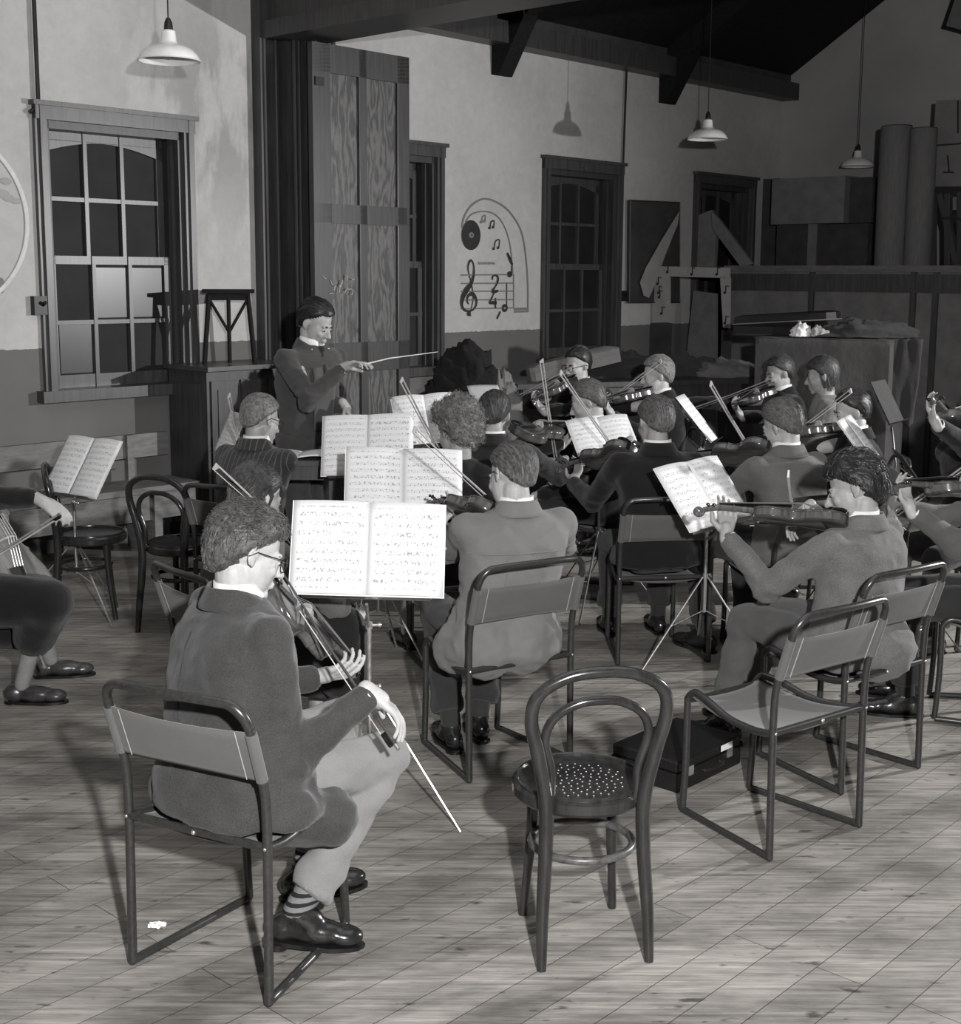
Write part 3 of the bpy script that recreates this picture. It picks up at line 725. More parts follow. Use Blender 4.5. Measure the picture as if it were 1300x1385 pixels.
# ------------------------------------------------------------------ repeated things: chairs, violins, bows, stands
def make_tube_chair(m_canvas, name='tubular_chair'):
    t = empty(name, (0, 0, 0), None, 'chair')
    W = .225; r = .0125
    yr, yf = -.21, .22                                     # rear and front feet
    def side(s):
        x = s * W; xf = s * .17; X = lambda y: s * (.17 + (W - .17) * (yf - y) / (yf - yr))
        rear = [V((x, yr - .005, .0)), V((x, yr, .3)), V((x, yr - .0, .58)), V((x, yr - .055, .745))]
        b = MB(); b.tube(smoothpath([V((x, yr - .005, .012)), V((x, yr, .3)), V((x, yr, .50)), V((x, yr - .012, .60)), V((x, yr - .062, .755))], 4), r, 12)
        b.build('rear_leg', M['steel_dark'], t)
        b = MB(); fr = [V((xf, yf + .01, .012)), V((xf, yf, .2)), V((xf, yf, .40))] + [V((xf, yf - .045 + .045 * math.cos(a), .40 + .045 * math.sin(a))) for a in (.35, .8, 1.2, 1.57)] + [V((X(yf - .12), yf - .12, .434)), V((X(0), 0, .408)), V((X(yr + .08), yr + .08, .408)), V((x, yr, .425))]
        b.tube(smoothpath(fr, 3), r, 12); b.build('front_leg', M['steel_dark'], t)
        b = MB(); b.tube([V((x, yr - .005, .012)), V((xf, yf + .01, .012))], r * .95, 12); b.ell(V((x, yr - .005, .012)), (r, r, r)); b.build('floor_runner', M['steel_dark'], t)
        for z, y in ((.62, yr - .018), (.735, yr - .055), (.425, yr)):
            b = MB(); b.ell(V((x, y - .011, z)), (.005, .004, .005), None, 8, 6); b.build('rivet', M['chrome'], t)
    side(-1); side(1)
    b = MB(); P = [V((-W, yr - .062, .755))]
    P += [V((-W + .055 - .055 * math.cos(a), yr - .062 - .022 * math.sin(a), .755 + .062 * math.sin(a))) for a in (.4, .8, 1.2, 1.57)]
    P += [V((-.1, yr - .098, .822)), V((0, yr - .104, .823)), V((.1, yr - .098, .822))]
    P += [V((W - .055 + .055 * math.cos(a), yr - .062 - .022 * math.sin(a), .755 + .062 * math.sin(a))) for a in (1.57, 1.2, .8, .4, 0)]
    b.tube(smoothpath(P, 2), r, 12); b.build('top_rail', M['steel_dark'], t)
    b = MB(); b.tube([V((-W, yr, .425)), V((W, yr, .425))], r * .9, 12); b.build('cross_bar', M['steel_dark'], t)
    b = MB(); b.tube([V((-.17, yf - .02, .415)), V((.17, yf - .02, .415))], r * .8, 12); b.build('cross_bar', M['steel_dark'], t)
    b = MB(); b.ell(V((0, yr - .012, .425)), (.007, .005, .007), None, 10, 6); b.build('rivet', M['chrome'], t)
    def back(u, v):
        x = (u * 2 - 1) * (W + .006); z = .605 + .14 * v
        ysag = .022 * (1 - (x / W) ** 2)                      # canvas bellies toward the sitter's back
        return V((x, yr - .020 - .046 * v + ysag * -.6 + .004, z - .012 * math.sin(PI * u) * (v - .5)))
    b = MB(); b.grid(back, 20, 6); b.build('back_canvas', m_canvas, t, True, False, .006)
    for s in (-1, 1):
        b = MB(); b.tube([V((s * (W + .001), yr - .016, .608)), V((s * (W + .001), yr - .058, .742))], .0155, 10); b.build('canvas_sleeve', m_canvas, t)
        b = MB(); b.tube([back(.5 + s * .4, k / 5) + V((0, -.004, 0)) for k in range(6)], .0014, 5); b.build('seam', M['card_light'], t)
    def seat(u, v):
        y = yr + .03 + (yf - yr - .05) * v; x = (u * 2 - 1) * (.17 + (W - .17) * (yf - y) / (yf - yr))
        zs = .432 - .024 * math.sin(PI * min(1, max(0, (1 - v)))) - .02 * (1 - v)
        return V((x, y, zs + .008 - .028 * (1 - (x / W) ** 2)))
    b = MB(); b.grid(seat, 14, 12); b.build('seat_canvas', m_canvas, t, True, False, .005)
    return t
def make_bentwood(m_wood, name='bentwood_chair', m_seat=None, worn=False):
    t = empty(name, (0, 0, 0), None, 'chair')
    def hoop(w, zt, pts):
        return pts
    yr = -.17
    O = [(-.150, -.20, 0), (-.146, -.185, .15), (-.136, -.168, .32), (-.136, -.165, .46), (-.162, -.178, .60), (-.184, -.190, .70), (-.165, -.206, .775), (-.09, -.218, .820), (0, -.222, .831)]
    P = O + [(-x, y, z) for x, y, z in reversed(O[:-1])]
    b = MB(); sp = smoothpath(P, 6); n = len(sp)
    rr = [.0130 + .0075 * math.sin(PI * min(1, max(0, (p.z) / .9))) ** .7 for p in sp]
    b.tube(sp, rr, 12); b.build('back_hoop', m_wood, t)
    I = [(-.122, -.150, .44), (-.120, -.155, .54), (-.142, -.170, .635), (-.120, -.183, .70), (-.06, -.192, .738), (0, -.195, .745)]
    P = I + [(-x, y, z) for x, y, z in reversed(I[:-1])]
    b = MB(); b.tube(smoothpath(P, 6), .0125, 12); b.build('inner_hoop', m_wood, t)
    b = MB(); b.lathe(V((0, 0, 0)), [(0, .452), (.155, .452), (.170, .456), (.185, .458), (.192, .45), (.192, .425), (.184, .415), (.155, .413), (0, .413)], 48)
    b.build('seat', m_seat or m_wood, t)
    b = MB(); b.tube(arc(V((0, 0, .458)), 0.178, 0, 2 * PI, 48, V((1, 0, 0)), V((0, 1, 0)))[:-1], .009, 8, True, (.5, 1)); b.build('seat_rim', m_wood, t)
    if worn:
        b = MB()
        for k in range(100):
            a_ = k * 2.399963; r_ = .128 * math.sqrt(k / 100); q = V((math.cos(a_) * r_, math.sin(a_) * r_ + .0, .4525)); b.ell(q, (.0026, .0026, .0012), None, 6, 4)
        o = b.build('seat_perforations', M['chalk'], t); o['kind'] = 'stuff'
    for s in (-1, 1):
        b = MB(); b.tube(smoothpath([(s * .115, .085, .415), (s * .12, .09, .25), (s * .135, .12, 0)], 5), [.019] * 3 + [.016] * 4 + [.013] * 4, 12); b.build('front_leg', m_wood, t)
    b = MB(); b.tube([V((.142 * math.cos(a), .135 * math.sin(a) - .03, .285)) for a in [2 * PI * k / 40 for k in range(40)]], .0115, 10, True); b.build('leg_ring', M['bent_worn'] if worn else m_wood, t)
    return t
OUT = [(0, .0), (.003, .03), (.012, .062), (.03, .088), (.055, .1015), (.08, .1035), (.105, .098), (.128, .086), (.143, .0775), (.150, .079), (.158, .069), (.172, .060), (.192, .0555), (.212, .058), (.226, .066), (.233, .0745), (.241, .070), (.26, .078), (.285, .0835), (.308, .081), (.328, .070), (.344, .050), (.353, .027), (.356, 0)]
def violin_shape(K, wood_m, side_m, t, name=None):
    rib = .031 * K; n = len(OUT)
    b = MB()
    def plate(z0, h, sgn, grow=.003):
        rows = []
        for y, w in OUT:
            w2 = (w + (grow if w > .0 else 0)) * K; rows.append([V((w2 * math.sin(PI / 2 * k / 5), y * K, z0 + sgn * h * K * (1 - (abs(k) / 5) ** 2.2) * min(1, w / .05))) for k in range(-5, 6)])
        return rows
    for z0, h, sg in ((rib, .014, 1),):
        rows = plate(z0, h, sg); bb = plate(z0 - .003 * K, 0, 1)
        b.loft([r + list(reversed(q)) for r, q in zip(rows, bb)], True)
    b.build('belly', wood_m, t, True, False)
    b = MB(); rows = plate(0, .012, -1); bb = plate(.003 * K, 0, 1)
    b.loft([r + list(reversed(q)) for r, q in zip(rows, bb)], True); b.build('back_plate', wood_m, t, True, False)
    b = MB(); pl = [V((w * K, y * K, 0)) for y, w in OUT] + [V((-w * K, y * K, 0)) for y, w in reversed(OUT[1:-1])]
    b.prism(pl, V((0, 0, rib))); b.build('ribs', side_m, t, True, False)
    # neck, pegbox and scroll
    b = MB(); zt = rib + .010 * K
    b.tube([V((0, .345 * K, zt - .012 * K)), V((0, .37 * K, zt - .010 * K)), V((0, .48 * K, zt - .006 * K))], [.016 * K, .0135 * K, .0115 * K], 10, False, (1, 1))
    b.tube([V((0, .475 * K, zt - .006 * K)), V((0, .52 * K, zt - .014 * K)), V((0, .555 * K, zt - .026 * K))], [.0125 * K, .012 * K, .009 * K], 10)
    c = V((0, .567 * K, zt - .030 * K)); sp = []
    for k in range(26):
        a = k / 25 * 3.4 * PI + PI * .9; q = .019 * K * (1 - k / 25 * .75); sp.append(c + V((0, math.cos(a) * q, math.sin(a) * q)))
    b.tube(sp, [.0085 * K * (1 - .4 * k / 25) for k in range(26)], 8, False, (1, 1)); b.build('neck', side_m, t, True, False)
    b = MB(); P0, P1 = V((0, .215 * K, rib + .030 * K)), V((0, .487 * K, zt + .004 * K))
    b.loft([[P0 + V((x * .021 * K, 0, z * K)) for x, z in ((-1, 0), (-.6, .004), (0, .006), (.6, .004), (1, 0), (0, -.006))], [P1 + V((x * .0125 * K, 0, z * K)) for x, z in ((-1, 0), (-.6, .004), (0, .005), (.6, .004), (1, 0), (0, -.005))]])
    b.build('fingerboard', M['ebony'], t, True, False)
    b = MB(); b.loft([[V((x * .02 * K, y * K, rib + .018 * K + z * K)) for x, z in ((-w, 0), (0, .007), (w, 0), (0, -.004))] for y, w in ((.012, .45), (.05, .7), (.112, 1.0))]); b.build('tailpiece', M['ebony'], t, True, False)
    b = MB(); b.prism([V((x * K, .168 * K, rib + z * K)) for x, z in ((-.024, .008), (-.021, .028), (-.012, .040), (0, .043), (.012, .040), (.021, .028), (.024, .008), (.012, .014), (0, .017), (-.012, .014))], V((0, .004 * K, 0))); b.build('bridge', M['bowstick'], t, True, False)
    for x in (-.012, -.004, .004, .012):
        b = MB(); b.tube([V((x * K, .11 * K, rib + .026 * K)), V((x * K, .17 * K, rib + .044 * K)), V((x * .45 * K, .49 * K, zt + .010 * K))], .0008 * K, 4); b.build('string', M['string'], t, True, False)
    for s in (-1, 1):
        b = MB(); b.tube(smoothpath([(s * .030 * K, .145 * K, rib + .0122 * K), (s * .034 * K, .155 * K, rib + .0115 * K), (s * .041 * K, .18 * K, rib + .0095 * K), (s * .036 * K, .2 * K, rib + .0105 * K)], 4), .0025 * K, 5, False, (1, .5)); b.build('sound_hole', M['ebony'], t, True, False)
        for y in (.505, .528):
            b = MB(); q = V((0, (y + (.006 if s > 0 else 0)) * K, zt - .012 * K)); b.cap(q, q + V((s * .032 * K, 0, .004 * K)), .003 * K, .004 * K, 6); b.ell(q + V((s * .036 * K, 0, .004 * K)), (.004 * K, .008 * K, .007 * K), None, 8, 6); b.build('peg', M['ebony'], t, True, False)
def make_violin(K=1.0, dark=False):
    t = empty('violin', (0, 0, 0), None, 'violin'); violin_shape(K, M['violin'], M['violin_side'], t)
    b = MB(); b.ell(V((-.055 * K, .035 * K, .031 * K + .016 * K)), (.035 * K, .03 * K, .009 * K), None, 14, 8); b.box(V((-.045 * K, .002, .02 * K)), (.02 * K, .004, .05 * K)); b.build('chin_rest', M['ebony'], t, True, False)
    return t
def make_bow(stick):
    t = empty('violin_bow', (0, 0, 0), None, 'bow')     # frog at origin, tip at +Y, hair on -Z
    b = MB(); b.tube([V((0, -.03, 0)), V((0, .05, 0)), V((0, .38, -.004)), V((0, .70, .004))], [.0048, .0045, .004, .0032], 8); b.build('stick', M[stick], t)
    b = MB(); b.prism([V((-.0035, .69, .006)), V((-.0035, .712, .008)), V((-.0035, .706, -.016)), V((-.0035, .695, -.016))], V((.007, 0, 0))); b.build('head', M[stick], t, False)
    b = MB(); b.box(V((0, .35, -.0165)), (.0085, .71, .0012)); b.build('bow_hair', M['bowhair'], t, False)
    b = MB(); b.box(V((0, .0, -.011)), (.010, .045, .014)); b.build('frog', M['ebony'], t, False)
    b = MB(); b.tube([V((0, -.045, 0)), V((0, -.028, 0))], .0055, 8); b.build('screw', M['chrome'], t)
    return t
def mat_from(loc, ydir, zhint):
    y = ydir.normalized(); z = (zhint - y * zhint.dot(y)).normalized(); x = y.cross(z)
    return Matrix(((x.x, y.x, z.x, loc.x), (x.y, y.y, z.y, loc.y), (x.z, y.z, z.z, loc.z), (0, 0, 0, 1)))
def place(src, mtx, used, label, group=None):
    if id(src) not in used or not used[id(src)]: o = src; used[id(src)] = 1
    else: o = copy_thing(src)
    o.matrix_world = mtx; o['label'] = label
    if group: o['group'] = group
    return o
USED = {}
P_chair = make_tube_chair(M['canvas']); P_bent = make_bentwood(M['bent']); P_bentw = make_bentwood(M['bent'], 'bentwood_chair', M['bent'], True)
P_vio = make_violin(1.0); P_bow = make_bow('bowstick'); P_bowd = make_bow('bowstick_dark')
def chair(x, y, yaw, label, group='tubular steel and canvas chairs'):
    return place(P_chair, Matrix.Translation((x, y, 0)) @ Matrix.Rotation(-yaw, 4, 'Z'), USED, label, group)
def bentwood(x, y, yaw, label, worn=False):
    return place(P_bentw if worn else P_bent, Matrix.Translation((x, y, 0)) @ Matrix.Rotation(-yaw, 4, 'Z'), USED, label, 'bentwood chairs')
# music stands: sheet centre c, facing yaw (direction the reader looks), tilt back, size
def music_stand(c, yaw, tilt, w, h, label, sheet_label, chrome=True, roll=0, base=None, mm='music', legs=True, pages=2, shape='a', open_=.03, spin=0, desk=True, grp='music stands', low=None):
    f = V((math.sin(yaw), math.cos(yaw), 0)); a = V((math.cos(yaw), -math.sin(yaw), 0))
    upv = (Z3 * math.cos(tilt) + f * math.sin(tilt)); nrm = (f * -math.cos(tilt) + Z3 * math.sin(tilt))
    a2 = (a * math.cos(roll) + upv * math.sin(roll)); up2 = (upv * math.cos(roll) - a * math.sin(roll))
    mt = M['chrome'] if chrome else M['steel_dark']
    base = V(base) if base else V((c.x, c.y, 0)) + f * .06
    bot = c - up2 * (h / 2)
    t = empty('music_stand', V((base.x, base.y, 0)), label, 'music stand', grp)
    top = bot - nrm * .03 - Z3 * .02
    hub = max(.40, min(top.z - .25, .45)) if legs else .4
    hub = low or hub
    b = MB(); b.tube([V((base.x, base.y, hub - .17)), V((base.x, base.y, hub + .22))], .0085, 10); b.build('outer_tube', mt, t)
    b = MB(); b.tube([V((base.x, base.y, hub + .2)), V((base.x, base.y, (hub + top.z) / 2 + .05)), top], .0058, 8); b.build('inner_tube', mt, t)
    for z in (hub + .22, hub + .005):
        b = MB(); q = V((base.x, base.y, z)); b.tube([q - Z3 * .012, q + Z3 * .012], .0125, 10); b.tube([q, q + a * .03], .005, 6); b.ell(q + a * .035, (.009, .009, .009), None, 8, 6); b.build('clamp', mt, t)
    for k in range(3):
        an = spin + k * 2 * PI / 3; d = V((math.cos(an), math.sin(an), 0)); L = .36
        p0 = V((base.x, base.y, hub)) + d * .015; p1 = V((base.x, base.y, 0.006)) + d * L
        b = MB(); b.tube([p0, p1], .0058, 6, False, (1, .6)); b.build('leg', mt, t)
        b = MB(); b.tube([V((base.x, base.y, hub - .16)), p0.lerp(p1, .5)], .004, 6, False, (1, .6)); b.build('brace', mt, t)
    b = MB(); hw = w * .42
    b.tube([bot - a2 * hw - nrm * .012, bot + a2 * hw - nrm * .012], .006, 6); b.tube([bot - nrm * .012, bot + up2 * (h * .72) - nrm * .012], .006, 6)
    b.box(bot + nrm * .012 - up2 * .004, (w * .84, .05, .003), (a2, nrm, up2))
    b.tube([bot - a2 * hw - nrm * .012, bot + up2 * (h * .7) - a2 * hw * .98 - nrm * .012], .004, 6); b.tube([bot + a2 * hw - nrm * .012, bot + up2 * (h * .7) + a2 * hw * .98 - nrm * .012], .004, 6)
    b.tube([bot + up2 * (h * .55) - a2 * (hw + .04) - nrm * .016, bot + up2 * (h * .55) + a2 * (hw + .05) - nrm * .016], .005, 6)
    b.build('desk_frame', mt, t)
    if sheet_label:
        s = empty('sheet_music', bot, sheet_label, 'sheet music', 'open sheet music on stands')
        for side in ((-1, 1) if pages == 2 else (0,)):
            def P(u, v, side=side):
                if side == 0: x = (u - .5) * w; bend = .006 * math.sin(PI * u)
                elif side < 0: x = -w / 2 + u * w / 2; bend = open_ * math.sin(PI * u) * .5
                else: x = u * w / 2; bend = open_ * math.sin(PI * u) * .5
                return bot + a2 * x + up2 * (v * h + .004) + nrm * (.006 + bend + .02 * (v ** 3) * (shape == 'curl'))
            b = MB(); b.grid(P, 10, 8); b.build('page', M[mm], s, True, True, .0015)
        if pages == 2:
            b = MB(); b.grid(lambda u, v: bot + a2 * ((u - .5) * w * 1.015) + up2 * (v * h * 1.012 + .001) + nrm * .002, 2, 2); b.build('cover', M['paperwhite'], s, False, True, .002)
    return t
def plain_stand_desk(c, yaw, tilt, w, h, label, base, spin=0, m='steel_dark', low=None, mt2='card_dark'):
    t = music_stand(c, yaw, tilt, w, h, label, None, False, 0, base, spin=spin, low=low)
    f = V((math.sin(yaw), math.cos(yaw), 0)); a = V((math.cos(yaw), -math.sin(yaw), 0)); upv = Z3 * math.cos(tilt) + f * math.sin(tilt); nrm = f * -math.cos(tilt) + Z3 * math.sin(tilt)
    b = MB(); b.box(c, (w, .006, h), (a, nrm, upv)); b.build('desk_plate', M[mt2], t, False); return t
# ------------------------------------------------------------------ people
def rotz(yaw): return V((math.cos(yaw), -math.sin(yaw), 0)), V((math.sin(yaw), math.cos(yaw), 0))
def ik(a, c, l1, l2, pole):
    d = c - a; L = d.length
    if L > (l1 + l2) * .995: k = L / ((l1 + l2) * .995); l1 *= k; l2 *= k
    d.normalize(); x = (l1 * l1 - l2 * l2 + L * L) / (2 * L); h = math.sqrt(max(0, l1 * l1 - x * x))
    p = pole - d * pole.dot(d)
    if p.length < 1e-4: p = V((0, 0, -1)) - d * V((0, 0, -1)).dot(d)
    return a + d * x + p.normalized() * h
def head_axes(yaw, pitch, roll):
    a, f = rotz(yaw); f2 = f * math.cos(pitch) + Z3 * math.sin(pitch); u = Z3 * math.cos(pitch) - f * math.sin(pitch)
    a2 = a * math.cos(roll) + u * math.sin(roll); u2 = u * math.cos(roll) - a * math.sin(roll); return a2, f2, u2
def hand(b, w, fd, pn, curl=.6, side=1, spread=.012, thumb=1.0, seg=8):
    """w wrist, fd finger direction, pn direction the palm faces, side +1 if thumb lies toward fd x pn"""
    fd = fd.normalized(); pn = (pn - fd * pn.dot(fd)).normalized(); sd = fd.cross(pn) * side
    b.cap(w - fd * .02, w + fd * .03, .025, .027, 10)
    for k, x in enumerate((.027, .009, -.009, -.027)):
        b.cap(w + fd * .02 + sd * x * .6, w + fd * (.080 - .004 * k) + sd * x, .0135, .0115, seg)
    L = ((.040, .026, .020), (.045, .028, .021), (.041, .026, .020), (.032, .021, .018))
    for k, x in enumerate((.031, .0105, -.0105, -.031)):
        p = w + fd * (.086 - .004 * k) + sd * x * 1.02; ang = curl * (.45 + .06 * k) if not isinstance(curl, (list, tuple)) else curl[k]
        rr = .0084; tot = 0
        for j in range(3):
            tot += ang * (1, 1.25, .8)[j]; d = fd * math.cos(tot) + pn * math.sin(tot)
            q = p + d * L[k][j]; b.cap(p, q, rr, rr * .93, seg); p = q; rr *= .92
    p = w + fd * .025 + sd * .024 + pn * .006; q = p + (fd * .55 + sd * .6 * thumb + pn * .35).normalized() * .042; b.cap(p, q, .014, .0115, seg)
    r = q + (fd * .8 + sd * .05 + pn * .5).normalized() * .034; b.cap(q, r, .0108, .009, seg)
def hair_thr(d, style):
    back, side_, front = {'short': (-.86, -.22, .42), 'long': (-.95, -.6, .35), 'curly': (-.88, -.30, .30), 'balding': (-.8, -.1, .60), 'bob': (-.9, -.55, .30)}[style if style in ('long', 'curly', 'balding', 'bob') else 'short']
    y = d.y
    if y < 0: t = side_ + (back - side_) * min(1, -y * 1.15)
    else: t = side_ + (front - side_) * min(1, y * 1.5)
    return t
def head_parts(b, c, A, k=1.0):
    a, f, u = A
    def P(x, y, z): return c + a * (x * k) + f * (y * k) + u * (z * k)
    b.ell(P(0, -.012, .032), (.074 * k, .096 * k, .086 * k), A, 20, 14)
    b.ell(P(0, .03, -.025), (.062 * k, .066 * k, .088 * k), A, 18, 12)
    b.ell(P(0, .030, -.070), (.052 * k, .054 * k, .042 * k), A, 16, 10)
    b.ell(P(0, .074, -.098), (.022 * k, .019 * k, .017 * k), A, 12, 8)
    b.cap(P(0, .090, .002), P(0, .112, -.034), .0085 * k, .0125 * k, 10)
    for s in (-1, 1):
        b.ell(P(s * .011, .101, -.038), (.008 * k, .009 * k, .007 * k), A, 8, 6)
        b.ell(P(s * .026, .080, .016), (.022 * k, .013 * k, .008 * k), A, 10, 8)
        b.ell(P(s * .037, .066, -.030), (.020 * k, .020 * k, .022 * k), A, 10, 8)
        b.ell(P(s * .030, .080, -.004), (.0135 * k, .011 * k, .009 * k), A, 10, 8)
        ax = (a, (f * .94 + a * s * -.34).normalized(), u)
        b.ell(P(s * .079, -.008, -.004), (.008 * k, .019 * k, .031 * k), ax, 12, 8)
        b.ell(P(s * .076, -.002, -.026), (.006 * k, .010 * k, .012 * k), ax, 10, 6)
    b.ell(P(0, .094, -.064), (.021 * k, .008 * k, .0055 * k), A, 10, 6); b.ell(P(0, .092, -.074), (.018 * k, .008 * k, .006 * k), A, 10, 6)
def hair(name, c, A, style, m, root, strands=500, k=1.0, seed=1, length=.03, thick=.012, curl=0, part=None, srad=.0011):
    a, f, u = A; r = random.Random(seed)
    ctr = c + f * (-.012 * k) + u * (.032 * k); rad = V((.0765, .0985, .0885)) * k
    b = MB(); nu, nv = 44, 30; rows = []
    wavy = style == 'wavy'; style = 'curly' if wavy else style
    curly = style == 'curly'
    def surf(d, extra=0):
        t = hair_thr(d, style); mm = max(-1, min(1, (d.z - t) / .14)); off = thick * max(0, mm) ** .6 if mm > 0 else -.012
        top = max(0, d.z) * thick * .8
        n_ = noise.noise(V((d.x * 4 + seed, d.y * 4, d.z * 4))) * thick * (.45 if wavy else .7 if curly else .35) + noise.noise(V((d.x * 13 + seed, d.y * 13, d.z * 13))) * thick * (.2 if wavy else .45 if curly else .12)
        o = off + (top + n_ if mm > 0 else 0) + extra
        low = V((0, 0, 0))
        if d.z < -.1: pass
        zz = rad.z * (1 + (.62 if curly else .42) * max(0, min(1, -d.y * 1.6 + .1))) if d.z < 0 else rad.z
        p = V((d.x * (rad.x + o), d.y * (rad.y + o), d.z * (zz + o)))
        return p, mm
    for j in range(nv + 1):
        th = PI * j / nv; row = []
        for i in range(nu):
            ph = 2 * PI * i / nu; d = V((math.sin(th) * math.cos(ph), math.sin(th) * math.sin(ph), math.cos(th))); p, _ = surf(d)
            row.append(ctr + a * p.x + f * p.y + u * p.z)
        rows.append(row)
    b.loft(rows, False)
    for q in range(strands):
        d = V((r.gauss(0, 1), r.gauss(0, 1), r.gauss(0, 1))).normalized(); t = hair_thr(d, style)
        if d.z < t + .02: continue
        L = length * r.uniform(.6, 1.3); p, _ = surf(d, -.004); pts = []; nseg = 5
        if wavy:
            flow = V((d.x * .5 + r.gauss(0, .45), -.55 + r.gauss(0, .45) + (.9 if d.y > .3 else 0), -.15 + r.gauss(0, .3) - .9 * max(0, .5 - d.z))); dd = d.copy(); ph = r.uniform(0, 6.28); lift = (.016 * r.random() ** 1.5 + .002) * (1 if d.z > .1 else .35)
            L = L * (1 if d.z > 0 else .6)
            for s in range(7):
                w_ = s / 6; q_, mm = surf(dd, -.003 + lift * w_); sd_ = dd.cross(flow).normalized(); pts.append(q_ + sd_ * (.0035 * math.sin(ph + w_ * 5)))
                tv = flow - dd * flow.dot(dd)
                if tv.length < 1e-3 or mm < 0: break
                dd = (dd + tv.normalized() * (L / .095 / 6)).normalized()
        elif curly:
            ax = V((r.gauss(0, 1), r.gauss(0, 1), r.gauss(0, 1))).normalized(); ph = r.uniform(0, 6.28); cr = r.uniform(.005, .011) * (curl or 1)
            e1 = d.cross(ax).normalized(); e2 = d.cross(e1)
            for s in range(8):
                w_ = s / 7; an = ph + w_ * 4.6; pts.append(p + d * (w_ * L * .55) + e1 * (math.cos(an) * cr) + e2 * (math.sin(an) * cr))
        else:
            flow = V((d.x * .35 + (part or 0), -1.0 if d.z > .0 else -.25, -.25 - .9 * max(0, 1 - d.z))) + V((r.gauss(0, .12), r.gauss(0, .12), r.gauss(0, .12)))
            dd = d.copy()
            for s in range(nseg):
                q_, mm = surf(dd, -.001 + .002 * math.sin(s / (nseg - 1) * PI) + (.003 * r.random() if s == nseg - 1 else 0)); pts.append(q_)
                tv = flow - dd * flow.dot(dd)
                if tv.length < 1e-3: break
                dd = (dd + tv.normalized() * (L / .09 / (nseg - 1))).normalized()
                if mm < .0: break
        if len(pts) < 3: continue
        pw = [ctr + a * x.x + f * x.y + u * x.z for x in pts]; n = len(pw)
        b.tube(pw, [srad * (1 - .6 * i / (n - 1)) for i in range(n)], 3)
    if style in ('long', 'bob'):
        Lz = .20 if style == 'long' else .10
        rings = []
        for j in range(9):
            w_ = j / 8; z = .02 - Lz * w_; ww = .083 - .012 * w_; ring = []
            for i in range(28):
                ph = PI * (i / 27) * 1.25 - PI * .125; x = -math.cos(ph); y = -math.sin(ph)
                wob = .006 * noise.noise(V((i * .5, j * .3, seed))); ring.append(c + a * (x * (ww + wob)) + f * (y * (ww * 1.08 + wob) - .012 - .01 * w_) + u * z)
            inner = [p + (c - f * .0 + u * (p - c).dot(u) - p) * .22 for p in reversed(ring)]
            rings.append(ring + inner)
        b.loft(rings)
        for q in range(strands // 2):
            ph = r.uniform(-.1, PI + .1); x = -math.cos(ph); y = -math.sin(ph); pts = []
            for s in range(5):
                w_ = s / 4; ww = .0845 - .010 * w_; pts.append(c + a * (x * ww + r.gauss(0, .0015)) + f * (y * ww * 1.08 - .012 - .01 * w_) + u * (.05 - (Lz + .05 + r.uniform(-.02, .01)) * w_))
            b.tube(pts, .0012, 3)
    return b.build(name, m, root)
def ring_pts(c, a, f, w, d, n=24, p=2.4, tilt=0, nrmz=Z3):
    out = []
    for i in range(n):
        t = 2 * PI * i / n; x = math.copysign(abs(math.cos(t)) ** (2 / p), math.cos(t)); y = math.copysign(abs(math.sin(t)) ** (2 / p), math.sin(t))
        out.append(c + a * (w * x) + f * (d * y) + nrmz * (tilt * y))
    return out
NPERS = 0
